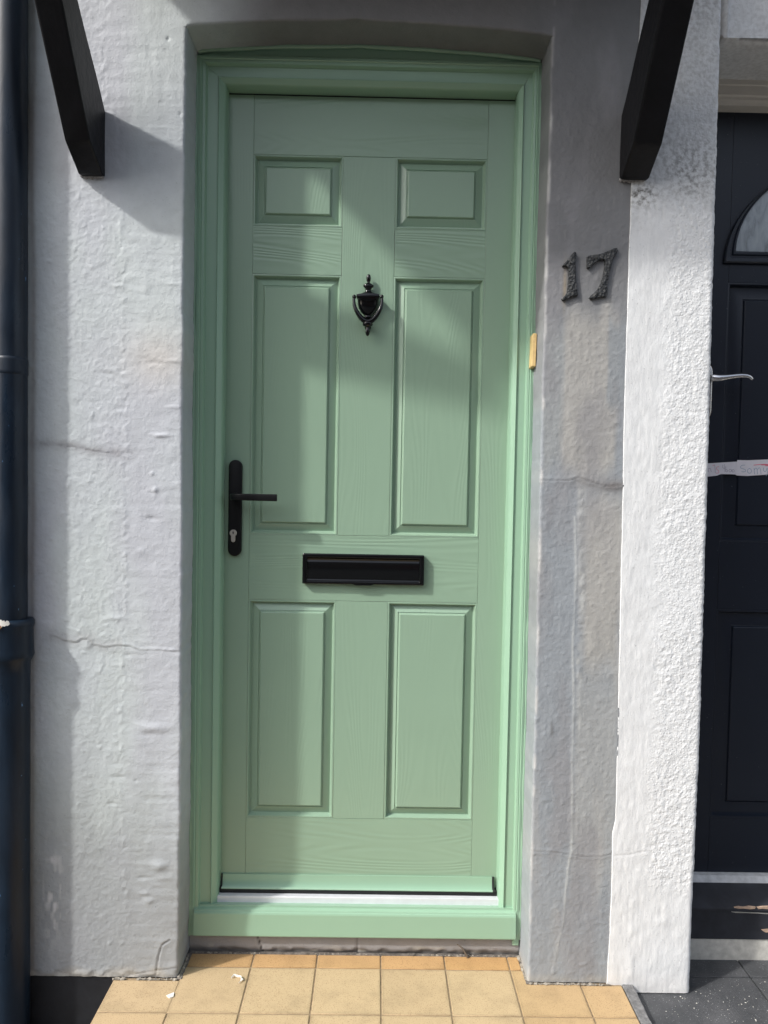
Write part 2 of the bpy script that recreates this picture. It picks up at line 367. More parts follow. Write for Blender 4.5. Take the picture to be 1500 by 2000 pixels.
def h_left(X, Z):
    strip = sst(-.008, .008, X-np.interp(Z, [p[1] for p in SEAM[::-1]], [p[0] for p in SEAM[::-1]]))
    low = 1-sst(1.55, 1.75, Z)*.4
    h = .0014*fbm(X*5, Z*4, 1, 3)+.0006*fbm(X*22, Z*16, 2, 3)
    h = h+(1-strip)*(.0007*fbm(X*75, Z*75, 3, 3)+.0006*fbm(X*190, Z*190, 22, 2)+.0018*np.clip(vn(X*150+Z*60, Z*150-X*60, 21)-.18, 0, 1)+.0030*np.clip(vn(X*70-Z*30, Z*70+X*30, 24)-.40, 0, 1)*3)
    h = h+strip*low*(.0009*fbm(X*9, Z*70, 4, 3)*(.4+1.2*np.clip(vn(X*4, Z*6, 30)+.4, 0, 1))+.0006*fbm(X*60, Z*60, 7, 2)+.0004*fbm(X*160, Z*190, 8, 2))
    h = h+strip*(1-low)*.0012*fbm(X*70, Z*14, 31, 2)
    d = dist(X, Z, SEAM); h = h+np.exp(-(d/.0065)**2)*(.0002+.0016*vn(X*90, Z*90, 41)+.0012*vn(X*200, Z*200, 42))
    d = dist(X, Z, CRK1); h = h+.0013*np.exp(-(d/.004)**2)-.0014*np.exp(-dist(X, Z+.0035, CRK1)**2/.0016**2)
    h = h-.0006*np.exp(-(dist(X, Z, CRK0)/.003)**2)
    for c, a in ((CRK2, .003), (CRK3, .002)): h = h-a*np.exp(-(dist(X, Z, c)/.0014)**2)+.0008*np.exp(-(dist(X, Z, c)/.009)**2)
    for px, py, rx, rz, a in LUMPS: h = h+a*blob(X, Z, px, py, rx, rz)
    for k in range(26):
        rr = np.random.RandomState(k+70); cx = -.60+.18*rr.rand(); cz = .0+1.9*rr.rand(); 
        h = h+(.0012*rr.rand()+.0006)*(1 if rr.rand() < .6 else -1)*np.exp(-((X-cx-.3*(Z-cz)*(rr.rand()-.5))/(.004+.016*rr.rand()))**2-((Z-cz)/(.002+.004*rr.rand()))**2)
    h = h+.004*np.exp(-((Z+.107)/.012)**2)*vn(X*60, Z*90, 51)
    return h*sst(-.98, -.85, X)     # plain beyond the downpipe, where the mesh is coarse
def h_right(X, Z):
    h = .0012*fbm(X*6, Z*3, 61, 3)+.0004*fbm(X*60, Z*50, 62, 3)+.0006*fbm(X*170, Z*150, 67, 2)+.0008*np.clip(vn(X*110, Z*110, 63)-.2, 0, 1)*3
    low = sst(1.5, 1.1, Z); h = h+low*.0009*fbm(X*30, Z*8, 64, 2)
    h = h-.0013*np.exp(-(dist(X, Z, CRKR1)/.0018)**2)+.0014*np.exp(-(dist(X, Z, CRKR1)/.009)**2)
    h = h-.0011*np.exp(-(dist(X, Z, CRKR2)/.0018)**2)+.0010*np.exp(-(dist(X, Z, CRKR2)/.008)**2)
    h = h+.0006*np.exp(-(dist(X, Z, DRIP)/.003)**2)+.0010*np.exp(-(dist(X, Z, DRIP2)/.006)**2)*np.clip(.5+2*vn(X*70, Z*70, 66), 0, 1.5)
    return h
def mixc(c, col, k): return c*(1-k[..., None])+np.array(col)*k[..., None]
def c_left(X, Z):
    c = np.zeros(np.shape(X)+(3,))+np.array((.465, .502, .522))
    c = mixc(c, (.475, .52, .512), np.clip(.45+1.6*fbm(X*5, Z*3.2, 81, 3), 0, 1)*.9)
    c = mixc(c, (.445, .46, .50), np.clip(.15+1.8*fbm(X*6, Z*2.6, 83, 3), 0, 1)*.8)
    c = mixc(c, (.51, .49, .465), blob(X, Z, 310, 700, .07, .06)*.8)
    d = dist(X, Z, CRK0); k = np.exp(-(d/.012)**2)*np.clip(.75+1.5*vn(X*50, Z*40, 85), 0, 1)*.55; c = mixc(c, (.20, .19, .20), k)
    c = mixc(c, (.06, .06, .06), np.exp(-(d/.0016)**2)*(X > -.68)*(vn(X*70, Z*0, 88) > 0)*.55)
    c = mixc(c, (.24, .23, .23), np.exp(-(dist(X, Z, CRK1)/.013)**2)*(X < -.55)*.4)
    for q in (CRK2, CRK3): c = mixc(c, (.13, .12, .11), np.exp(-(dist(X, Z, q)/.0022)**2)*.8)
    # splash dirt along the foot of the wall, ragged and streaked
    k = sst(.55, -.06, Z+.30*fbm(X*7, Z*2.5, 86, 3))*.72; c = mixc(c, (.24, .25, .258), k)
    k = sst(-.085, -.112, Z+.02*vn(X*30, Z*0, 87))*.7; c = mixc(c, (.36, .34, .30), k)
    k = np.exp(-((X+.708)/.018)**2-((Z-.10)/.10)**2)*np.clip(4*vn(X*150, Z*45, 89)-.2, 0, 1); c = mixc(c, (.62, .62, .62), k)
    k = np.exp(-((X+.757-.006*vn(Z*6, Z*0, 84))/.006)**2)*.5; c = mixc(c, (.20, .18, .16), k)
    return c
def c_right(X, Z):
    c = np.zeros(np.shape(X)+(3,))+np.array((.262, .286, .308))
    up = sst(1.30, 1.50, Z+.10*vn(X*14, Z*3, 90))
    c = mixc(c, (.182, .185, .19), up)  # canopy shade painted into the colour of the upper wall
    # rain-washed beige streaks under the numerals and above the slab joint
    def band(x0, x1, soft, z0, z1, sz): return sst(x0-soft, x0+soft, X+.006*vn(X*0, Z*12, 91))*sst(x1+soft, x1-soft, X+.010*vn(X*0, Z*9, 92))*sst(z0-sz, z0+sz, Z+.05*vn(X*30, Z*5, 93))*sst(z1+sz, z1-sz, Z+.05*vn(X*40, Z*5, 94))
    c = mixc(c, (.345, .338, .318), band(.452, .575, .008, 1.09, 1.46, .04)*.9)
    c = mixc(c, (.345, .338, .316), band(.515, .595, .012, .62, 1.03, .05)*.85)
    c = mixc(c, (.29, .305, .305), band(.41, .452, .004, 1.09, 1.43, .04)*.8)
    c = mixc(c, (.25, .27, .285), band(.553, .59, .004, 1.24, 1.44, .02)*.9)
    c = mixc(c, (.33, .335, .325), band(.50, .60, .012, .15, .62, .10)*.6)
    c = mixc(c, (.235, .235, .245), np.clip(2.6*fbm(X*16, Z*5, 95, 3), 0, 1)*.6); c = mixc(c, (.37, .365, .35), np.clip(2.0*fbm(X*20, Z*3, 125, 4)-.15, 0, 1)*.5*sst(1.50, 1.40, Z))
    c = mixc(c, (.17, .165, .165), (np.exp(-(dist(X, Z, CRKR1)/.014)**2)*np.clip((X-.46)*9, 0, 1)*.75+blob(X, Z, 1195, 948, .018, .018)*.35))
    for q in (CRKR1, CRKR2): c = mixc(c, (.08, .08, .08), np.exp(-(dist(X, Z, q)/.0012)**2)*.45*np.clip(.6+1.6*vn(X*40, Z*0, 119), 0, 1))
    c = mixc(c, (.50, .52, .51), np.exp(-(dist(X+.0022*vn(X*0, Z*22, 127), Z, DRIP)/.0022)**2)*np.clip(.65+1.1*vn(X*0, Z*14, 99), 0, 1)*sst(-.10, .10, Z)*.8)
    c = mixc(c, (.42, .43, .42), np.exp(-(dist(X, Z, DRIP2)/.006)**2)*np.clip(.3+2*vn(X*90, Z*60, 96), 0, 1)*.7)
    c = mixc(c, (.40, .29, .13), blob(X, Z, 1103, 560, .004, .045)*.35)
    c = mixc(c, (.11, .11, .11), blob(X, Z, 1078, 1424, .004, .018)*.7+blob(X, Z, 1116, 655, .004, .008)*.4)
    c = mixc(c, (.45, .45, .44), np.exp(-((X-XR(Z)-.004)/.003)**2)*np.clip(.1+2.5*vn(X*0, Z*30, 97), 0, 1)*.8)
    k = sst(-.088, -.113, Z+.02*vn(X*30, Z*0, 98))*.6; c = mixc(c, (.36, .34, .30), k)
    return c
def h_white(X, Z):
    k = sst(.655, .70, X+.03*vn(X*6, Z*4, 101))*sst(.10, .16, Z+.03*vn(X*20, Z*5, 102)+.25*(X-.70))
    h = .0014*fbm(X*7, Z*5, 103, 3)+.0004*fbm(X*55, Z*45, 104, 3)
    h = h+k*(.75+.5*np.clip(.5+1.5*vn(X*9, Z*6, 108), 0, 1))*(.0010*fbm(X*130, Z*130, 105, 3)+.0009*np.clip(vn(X*150+Z*40, Z*150-X*40, 109), -.1, .5))+(1-k)*.0006*fbm(X*120, Z*40, 107, 2)
    h = h-.0008*np.exp(-(dist(X, Z, pl([(1200, 1671), (1230, 1669), (1262, 1662)]))/.002)**2)
    h = h+.0007*np.exp(-(dist(X, Z, pl([(1228, 1915), (1232, 1850), (1236, 1760), (1245, 1700)]))/.006)**2)*np.clip(.5+2*vn(X*60, Z*60, 108), 0, 1)
    for px, py, rx, rz, a in [(1282,  1865,  .014,  .016, 0.0009), (1290,  1800,  .016,  .010, 0.0010), (1320,  1930,  .012,  .010, 0.0009), (1300,  1780,  .006,  .03, 0.0005), (1235,  1890,  .005,  .03, 0.0009)]: h = h+a*blob(X, Z, px, py, rx, rz)
    return h+.0018
def c_white(X, Z):
    c = np.zeros(np.shape(X)+(3,))+np.array((.665, .68, .685))
    c = mixc(c, (.67, .69, .70), np.clip(.2+2*fbm(X*8, Z*4, 111, 3), 0, 1)*.5)
    # sooty mould in the hollows of the render round the bracket
    c = mixc(c, (.60, .55, .50), sst(-.07, -.12, Z+.03*vn(X*20, Z*0, 116))*.25)
    return c
def c_soot(X, Z):
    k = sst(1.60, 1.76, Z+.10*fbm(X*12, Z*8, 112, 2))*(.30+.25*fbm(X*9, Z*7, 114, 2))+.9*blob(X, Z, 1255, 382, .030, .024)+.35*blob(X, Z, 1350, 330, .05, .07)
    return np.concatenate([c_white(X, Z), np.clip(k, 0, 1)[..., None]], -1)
def jamb(E, d, S, TT, vertical, hfun, cfun, depth, r=.0060, back_n=14, wob=.0012, live=None):
    """a wall face that turns round a rounded arris into its reveal. E(t) edge coordinate, d outward sign, S (rows, cols) distances from the arris (largest first)"""
    n = len(TT); e = E(TT); live = np.ones(n) if live is None else live
    def face(coord, y, k, yy):
        X = coord if vertical else TT; Z = TT if vertical else coord
        X = np.broadcast_to(X, (n,)); Z = np.broadcast_to(Z, (n,))
        h = hfun(X, Z); a, b = np.cos(yy*live), np.sin(yy*live)
        c2 = coord-d*b*h*.8
        V = np.stack([c2 if vertical else X, y-a*h, Z if vertical else c2], -1)
        return V, cfun(X, Z)
    P = []; C = []
    for i in range(S.shape[1]):
        v, c = face(e+d*(r+S[:, i]), 0.0, i, 0); P.append(v); C.append(c)
    for k in range(1, 6):
        th = k/5*math.pi/2
        v, c = face(e+d*r*(1-math.sin(th)), r*(1-math.cos(th))*live, k, th); P.append(v); C.append(c)
    for k in range(1, back_n+1):
        y = r+(depth-r)*k/back_n
        hh = wob*fbm(TT*14, np.full(n, y*20), 121, 3)+.0008*vn(TT*70, np.full(n, y*70), 123)
        X = e+d*0 if vertical else TT; Z = TT if vertical else e
        hh = hh*live; yv = np.where(live > .5, y, -hfun(X, Z))
        V = np.stack([X-d*hh if vertical else X, yv, Z if vertical else Z-d*hh], -1); P.append(V); C.append(cfun(X, Z))
    m = len(P); V = np.stack(P, 1); Cc = np.stack(C, 1)
    i, j = np.meshgrid(np.arange(n-1), np.arange(m-1), indexing='ij'); a = i*m+j
    F = np.stack([a, a+1, a+m+1, a+m], -1).reshape(-1, 4)
    if (d > 0) == vertical: F = F[:, ::-1]
    return V.reshape(-1, 3), F, Cc.reshape(-1, Cc.shape[-1])
def join(parts):
    n = 0; V = []; F = []; C = []
    for v, f, c in parts: V.append(v); F.append(f+n); C.append(c); n += len(v)
    return np.concatenate(V), np.concatenate(F), np.concatenate(C)
CZ = 2.067
tt = np.concatenate([np.arange(-.112, CZ-.0001, .0028), [CZ, CZ+.0006], np.arange(CZ+.004, 2.20, .004), [2.3, 2.6, 3.6]]); LIVE = (tt <= CZ+1e-6)*1.0
sl_ = np.concatenate([[3.6, 2.0, 1.0, .7, .5, .42], np.arange(.36, -.0001, -.0028)])
left = jamb(XL, -1, np.tile(sl_, (len(tt), 1)), tt, True, h_left, c_left, .165, live=LIVE)
def h_right_cut(X, Z): return h_right(X, Z)-.006*sst(.002, .008, X-XB(Z))
sr = np.concatenate([[.30], np.arange(.2128, -.0001, -.0028)])
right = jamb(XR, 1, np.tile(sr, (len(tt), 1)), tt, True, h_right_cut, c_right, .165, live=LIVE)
tx = np.linspace(-.415, .405, 206)
su = np.concatenate([[1.5, .5, .25], np.arange(.12, -.0001, -.004)])
def h_top(X, Z):
    k = sst(-.40, -.25, X); h = h_left(X, Z)*(1-k)+(.003*fbm(X*5, Z*4, 131, 3)+.0008*fbm(X*60, Z*60, 132, 3))*k
    h = h-.003*np.exp(-(dist(X, Z, pl([(618, 43), (640, 41), (655, 44), (668, 43), (690, 38), (705, 39)]))/.002)**2)-.008*sst(.002, .010, X-XB(Z))
    kk = sst(.35, .405, X); return h*(1-kk)+h_right_cut(X, Z)*kk
def c_top(X, Z):
    k = sst(-.41, -.20, X+.05*fbm(X*9, Z*9, 133, 2)); c = c_left(X, Z)*(1-k)[..., None]+np.array((.205, .203, .203))*k[..., None]  # lintel colour darkened rightwards to carry the canopy's shade
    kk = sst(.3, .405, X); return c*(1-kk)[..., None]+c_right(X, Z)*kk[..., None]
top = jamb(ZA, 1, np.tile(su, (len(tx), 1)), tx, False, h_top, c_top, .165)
house = empty('house_wall', (-.5, 0, -.112))
tag(house, 'grey painted rendered wall around the green front door, cracked and stained', 'wall')
V, F, C = join([left, right, top])
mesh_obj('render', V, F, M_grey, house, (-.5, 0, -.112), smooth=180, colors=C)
g = G(); g.box(-4, -.424, .022, .30, -.112, CZ); g.box(.424, .70, .022, .30, -.112, CZ); g.box(-4, .70, .022, .30, 2.104, 3.6)
g.build('masonry', M_gmortar, house, smooth=None)
g = G(); g.box(-4, -.4195, .004, .30, -.26, -.1125, .002)
for k in range(24): pass
g.build('plinth', M_blackbase, house)
# plaster upstand under the cill
gx = np.linspace(-.414, .404, 200); gz = np.linspace(-.116, -.066, 14); X, Z = np.meshgrid(gx, gz, indexing='ij')
hh = .0012*fbm(X*20, Z*60, 141, 3)-.004*np.exp(-((X+.238+.3*(Z+.1))/.002)**2)-.003*np.exp(-((X-.002)/.0015)**2)
yy = .101-hh+.006*sst(-.100, -.116, Z+.008*vn(X*60, Z*60, 142))
cc = mixc(np.zeros(X.shape+(3,))+np.array((.27, .265, .265)), (.11, .10, .09), sst(-.100, -.110, Z+.02*vn(X*40, Z*80, 143))*.8)
cc = mixc(cc, (.40, .38, .34), np.clip(4*vn(X*35, Z*90, 144)-.9, 0, 1)*sst(-.085, -.10, Z))
cc = mixc(cc, (.04, .04, .04), np.exp(-((X+.238+.3*(Z+.1))/.0016)**2)+np.exp(-((X-.002)/.001)**2)*.7)
i, j = np.meshgrid(np.arange(199), np.arange(13), indexing='ij'); a = i*14+j
mesh_obj('upstand', np.stack([X, yy, Z], -1).reshape(-1, 3), np.stack([a, a+14, a+15, a+1], -1).reshape(-1, 4), M_grey, house, smooth=180, colors=cc.reshape(-1, 3))

# white neighbour's wall
nb = empty('neighbour_wall', (.7, 0, -.134))
tag(nb, 'bright white textured masonry pillar and wall of the next house, right of the grey wall', 'wall')
tw = np.concatenate([np.arange(-.134, 2.20, .0026), [2.3, 2.6, 3.6]])
XWt = lambda z: XW(z)
NW = 92
Sw = (XW(tw)-.010-XB(tw))[:, None]*np.linspace(1, 0, NW)[None, :]
wv, wf, wc = jamb(XWt, -1, Sw, tw, True, h_white, c_soot, .30, r=.010, back_n=10)
m_ = NW+5+10
# fold the painted edge back to the grey wall
ev = wv.reshape(len(tw), m_, 3)[:, 0].copy(); ev[:, 1] += .006
n0 = len(wv); base = np.arange(len(tw)-1)
ef = np.stack([n0+base, base*m_, (base+1)*m_, n0+base+1], -1)[:, ::-1]
ef = ef[:, ::-1]
V = np.concatenate([wv, ev]); F = np.concatenate([wf, ef]); C = np.concatenate([wc, wc.reshape(len(tw), m_, 4)[:, 0]])
mesh_obj('pillar', V, F, M_white, nb, (.7, 0, -.134), smooth=180, colors=C)
# wall over the neighbour's doorway: slightly set back, own soffit
ZN = lambda x: 2.072+.0015*vn(x*40, x*0, 151)
tx2 = np.concatenate([np.arange(.781, 1.30, .005), [1.5, 1.76]])
su2 = np.concatenate([[1.5, .6, .2], np.arange(.14, -.0001, -.005)])
def h_over(X, Z): return .0022*fbm(X*9, Z*9, 152, 3)+.0016*vn(X*95, Z*95, 153)-.006-.010*np.exp(-((X-.792)/.0035)**2)+.006*np.exp(-((X-.800)/.004)**2)
def c_over(X, Z):
    c = c_white(X, Z); c = mixc(c, (.40, .33, .25), np.exp(-((X-.791)/.004)**2)*np.clip(.5+2*vn(X*0, Z*30, 154), 0, 1)*.6); return np.concatenate([c, np.full(np.shape(X)+(1,), .22)], -1)
ov, of, oc = jamb(ZN, 1, np.tile(su2, (len(tx2), 1)), tx2, False, h_over, c_over, .30, wob=.0014)
mesh_obj('lintel_render', ov, of, M_white, nb, smooth=180, colors=oc)
g = G(); g.box(1.76, 4.2, -.004, .3, -.24, 3.6); g.box(.70, .77, .03, .30, -.2, 3.6); g.box(.77, 1.76, .03, .30, 2.10, 3.6)
g.build('masonry', M_cream, nb, smooth=None)

# ------------------------------------------------------------------ porch canopy and brackets
can = empty('porch_canopy', (0, 0, 2.37))
tag(can, 'black timber porch canopy carried on two brackets above the green door', 'canopy')
g = G(); g.box(-.70, .70, -.405, -.003, 2.37, 2.41, .004); g.build('roof_board', M_timber, can)
g = G(); g.box(-.72, .72, -.430, -.408, 2.315, 2.45, .004); g.build('fascia', M_timber, can)
def bracket(x0, x1, label, dz):
    b = bmesh.new()
    P = [(.002, 1.743), (-.018, 1.741), (-.090, 1.783), (-.39, 2.205), (-.39, 2.3685), (-.35, 2.3685), (-.35, 2.265), (-.16, 2.045), (.002, 1.886)]
    P = [(y, z+dz*(z < 2.3)) for y, z in P]
    f = b.faces.new([b.verts.new((x0, y, z)) for y, z in P])
    r = bmesh.ops.extrude_face_region(b, geom=[f])
    for v in r['geom']:
        if isinstance(v, bmesh.types.BMVert): v.co.x = x1
    bmesh.ops.recalc_face_normals(b, faces=b.faces[:])
    bmesh.ops.bevel(b, geom=b.edges[:], offset=.004, segments=2, profile=.5, affect='EDGES')
    # long edges cut into short lengths so that the old timber can be slightly crooked
    bmesh.ops.subdivide_edges(b, edges=[e for e in b.edges if e.calc_length() > .05], cuts=5, use_grid_fill=True)
    for v in b.verts:
        v.co.x += .0022*float(vn(v.co.z*9, v.co.y*9, 160)); v.co.y += .003*float(vn(v.co.z*8, v.co.x*20, 161)); v.co.z += .0022*float(vn(v.co.y*12, v.co.x*20, 162))
    gg = G(); gg.bm(b); o = gg.build('canopy_bracket', M_timber, None, ((x0+x1)/2, 0, 1.743))
    return tag(o, label, 'bracket', 'black timber brackets under the porch canopy')
bl = bracket(-.649, -.595, 'black timber canopy bracket on the grey wall beside the downpipe', -.010)
br = bracket(.566, .628, 'black timber canopy bracket on the joint of grey and white walls above numeral 7', .009)
M_filler = simple('grey_filler', (.30, .30, .30), .8, mott=(150, .5, 1.4))
def filler(xa, xb, z, par, seed):
    "crumbled filler under the foot of a bracket"
    gg = G(); rr = random.Random(seed); n = 14; pts = []
    up = []; lo = []
    for i in range(n+1):
        x = xa+(xb-xa)*i/n; up.append((x, z+.001)); lo.append((x, z-.002-.003*rr.random()-.003*math.sin(math.pi*i/n)))
    gg.prism(up+lo[::-1], -.007, .004, .001, 1); return gg.build('filler', M_filler, par)
filler(-.649, -.597, 1.734, bl, 3); filler(.565, .624, 1.753, br, 8)

# ------------------------------------------------------------------ downpipe
dp = empty('downpipe', (-.7865, -.0315, -.24))
tag(dp, 'navy painted cast iron downpipe with peeling collar at the left edge', 'downpipe')
pc = (-.7925, -.0275)
def pipe_mesh(prof, n=40):
    gg = G(); gg.lathe([(r_+.0007*float(vn(z*40, z*3, 171)), z) for r_, z in prof], pc[0], pc[1], n); return gg
zc1 = at(30, 1225, -.10)[1]; zc2 = at(30, 1290, -.10)[1]
RP = .0345
prof = [(RP, z) for z in np.arange(zc1-.01, 3.4, .03)]
pipe_mesh(prof).build('upper_pipe', M_pipe, dp, smooth=60)
pr = [(RP+.004, -.24)]+[(RP+.006, z) for z in np.arange(-.2, zc2-.03, .03)]+[(RP+.0065, zc2-.02), (RP+.012, zc2-.012), (RP+.0145, zc2-.004), (RP+.013, zc2+.006), (RP+.0125, zc1-.016), (RP+.015, zc1-.008), (RP+.015, zc1), (RP+.011, zc1+.005), (RP-.002, zc1+.006)]
pipe_mesh(pr).build('socket_pipe', M_pipe, dp, smooth=60)
zb = at(30, 706, -.10)[1]
pipe_mesh([(RP-.001, zb-.021), (RP+.0012, zb-.018), (RP+.0014, zb-.012), (RP+.0008, zb), (RP+.0016, zb+.012), (RP+.0012, zb+.017), (RP-.001, zb+.020)]).build('band', M_pipe, dp, smooth=60)
def on_pipe(ang, z, rad): return (pc[0]+rad*math.sin(ang), pc[1]-rad*math.cos(ang), z)
def patch(name, mat, ang0, ang1, z0, z1, rad, seed, par):
    rr = random.Random(seed); n = 16; up = []; lo = []
    for i in range(n+1):
        a = ang0+(ang1-ang0)*i/n; t = math.sin(math.pi*i/n)**.5
        zm = (z0+z1)/2+(rr.random()-.5)*(z1-z0)*.3; h = (z1-z0)/2*t*(.6+.6*rr.random())
        up.append((a, zm+h)); lo.append((a, zm-h))
    vv = [on_pipe(a, z, rad) for a, z in up]+[on_pipe(a, z, rad) for a, z in lo]+[on_pipe(a, z, rad-.002) for a, z in up]+[on_pipe(a, z, rad-.002) for a, z in lo]
    k = n+1; ff = []
    for i in range(n): ff += [(i, k+i, k+i+1, i+1), (i, i+1, 2*k+i+1, 2*k+i), (k+i, 3*k+i, 3*k+i+1, k+i+1)]
    return mesh_obj(name, vv, ff, mat, par, smooth=30)
patch('peeled_patch', M_flake, -.35, .42, zc1-.006, zc1+.010, RP+.0163, 3, dp)
patch('rust_patch', M_rust, -.6, .10, zc1-.012, zc1+.001, RP+.0168, 5, dp)
patch('peeled_patch', M_flake, -.5, -.25, zc2-.012, zc2-.004, RP+.0152, 9, dp)

# ------------------------------------------------------------------ step, tiles, plinths
FZ = -.114; T = .1563; XA = .0606; YA = .0437
step = G(); step.box(-.566, .6285, -.80, .0965, -.238, FZ-.0022, .004)
st = step.build('tiled_step', M_mortar, None, (.04, -.02, -.24))
tag(st, 'doorstep laid with buff square quarry tiles in front of the green door', 'step')
def tile(name, x0, x1, y0, y1, z, th, mat, par, bev=.0018, jit=.0006, rot=0, notch=None):
    g = G(); 
    if notch:                           # one corner cut away round the wall
        nx, ny = notch; g.prism([(x0, y0), (x1, y0), (x1, ny), (nx, ny), (nx, y1), (x0, y1)], z, z-th, bev*.8, 2); g.v = [(p[0], p[2], p[1]) for p in g.v]; g.f = [q[::-1] for q in g.f]
    else: g.box(x0, x1, y0, y1, z-th, z, bev, 2)
    o = g.build(name, mat, par, ((x0+x1)/2, (y0+y1)/2, z-th))
    o.rotation_euler = (random.uniform(-1, 1)*jit*3, random.uniform(-1, 1)*jit*3, random.uniform(-1, 1)*jit*3+rot); o.location.z += random.uniform(-.5, .5)*jit
    return o
J = .0016
cols = [(-4, -.565, XA-3*T)]+[(i, XA+i*T, XA+(i+1)*T) for i in range(-3, 3)]+[(3, XA+3*T, .628)]
rows = [(YA, .0955)]+[(YA-(k+1)*T, YA-k*T) for k in range(5)]
for ri, (y0, y1) in enumerate(rows):
    for ci, x0, x1 in cols:
        a, b = x0, x1
        if ri == 0:
            if ci in (-4, 3): continue
            a = max(a, -.412); b = min(b, .402)
        yy1 = y1
        if ri == 1:                     # cut round the foot of the wall
            if ci in (-4,): yy1 = -.006
            if ci == 3: yy1 = -.006
        if ri == 1 and ci == -3: a = -.4125
        nt_ = (.403, -.006) if (ri == 1 and ci == 2) else None
        tile('tile', a+J, b-J, y0+J, yy1-J, FZ, .010, M_tile_back if ri == 0 else (M_tile_warm if ci >= 2 else M_tile), st, notch=nt_)
g = G(); n = 40
for i in range(n):                       # grey cement fillet along the right edge of the step
    y1 = .0-.80*i/n; y0 = .0-.80*(i+1)/n; g.box(.629, .652+.003*random.random(), y0, y1+.001, -.236, FZ+.001-.003*random.random(), .0015, 1)
g.build('edge_fillet', M_gmortar, st)
def crumbs(xa, xb, y, n, seed, par, zt=.006, dy=.006):
    gg = G(); rr = random.Random(seed)
    for i in range(n):
        x = xa+(xb-xa)*(i+rr.random())/n; s_ = .0009+.0026*rr.random()**3; b = bmesh.new()
        if float(vn(x*14, 0, seed)) < -.12: b.free(); continue
        bmesh.ops.create_icosphere(b, subdivisions=1, radius=s_)
        for v in b.verts: v.co = Vector((v.co.x*(1.6+rr.random()), v.co.y*(.8+.4*rr.random()), v.co.z*.8))*(.75+.5*rr.random())
        for v in b.verts: v.co += Vector((x, y+(rr.random()-.5)*dy, FZ+zt*rr.random()*.5))
        gg.bm(b)
    o = gg.build('broken_mortar', M_crumb, par, smooth=None); o['kind'] = 'stuff'; return o
crumbs(-.565, -.418, -.005, 50, 1, st, .004); crumbs(.41, .60, -.006, 60, 2, st, .005); crumbs(-.41, .40, .0955, 80, 3, st, .003, .003)
def bed(xa, xb, ya, yb, n, ax, seed):
    "ragged cement filling between the tiles and the wall"
    gg = G()
    for i in range(n):
        z = FZ+.0002+.0035*max(0, float(vn(i*.37, seed, seed)))+.0012*float(vn(i*.9, seed+3, 2))
        if ax == 'x': gg.box(xa+(xb-xa)*i/n, xa+(xb-xa)*(i+1)/n+.0005, ya-.002*float(vn(i*.5, 5, seed)), yb, FZ-.012, z, .0006, 1)
        else: gg.box(xa, xb+.003*float(vn(i*.5, 5, seed)), ya+(yb-ya)*i/n, ya+(yb-ya)*(i+1)/n+.0005, FZ-.012, z, .0006, 1)
    return gg.build('cement_bed', M_bed, st)
M_bed = simple('dirty_cement', (.13, .115, .10), .95, mott=(70, .5, 1.6), bump=(200, .8, .003))
bed(-.412, .402, .0935, .104, 130, 'x', 5); bed(-.419, -.4065, -.003, .094, 24, 'y', 6); bed(.402, .411, -.003, .094, 24, 'y', 9)
gg = G(); rr = random.Random(12)
for sx, n in ((-.4135, 22), (.4035, 34)):
    for i in range(n):
        y = .095*rr.random(); s_ = .0010+.0035*rr.random()**3; b = bmesh.new(); bmesh.ops.create_icosphere(b, subdivisions=1, radius=s_)
        for v in b.verts: v.co = Vector((v.co.x*.9, v.co.y*2, v.co.z))*(.7+.6*rr.random())+Vector((sx+rr.uniform(-.003, .003), y, FZ+.003*rr.random()))
        gg.bm(b)
o = gg.build('broken_mortar', M_crumb, st, smooth=None); o['kind'] = 'stuff'
# neighbour's doorstep
nst = G(); nst.box(.653, 2.0, -.80, .30, -.238, -.146, .003)
ns = nst.build('slate_step', M_gmortar, None, (1.2, -.2, -.24))
tag(ns, 'doorstep of dark slate tiles in front of the navy door', 'step')
xl, zl = .0, 0
def fl(px, py, z):
    d = AF+AR*(px-750)/FPX-AU*(py-1000)/FPX; p = CP+d*(z-CP[2])/d[2]; return float(p[0]), float(p[1])
NZ = -.136
jx = fl(1452, 1890, NZ)[0]; jy = fl(1420, 1908, NZ)[1]
for x0, x1 in ((.655, jx), (jx, jx+.30), (jx+.30, jx+.60)):
    for y0, y1 in ((jy, .13), (jy-.30, jy), (jy-.60, jy-.30)):
        tile('tile', x0+J, x1-J, y0+J, y1-J, NZ, .010, M_slate, ns, .002, .0008)
gg = G(); rr = random.Random(77)
for i in range(420):
    x = .70+.45*rr.random(); y = .06-.36*rr.random()**.8; s_ = .0004+.0009*rr.random()**3
    b = bmesh.new(); bmesh.ops.create_icosphere(b, subdivisions=1, radius=s_)
    for v in b.verts: v.co = Vector((v.co.x*(1+1.5*rr.random()), v.co.y, v.co.z*.5))+Vector((x, y, NZ+.0012))
    gg.bm(b)
o = gg.build('grit', M_flake, None, smooth=None); tag(o, 'white grit scattered over the dark slate tiles', 'grit', kind='stuff')

# ------------------------------------------------------------------ green door frame
fr = empty('door_frame', (0, .12, -.075))
tag(fr, 'pale green moulded door frame with cill around the panelled green door', 'door frame')
XO0, XO1, ZO = -.4135, .4035, 2.073       # outer faces
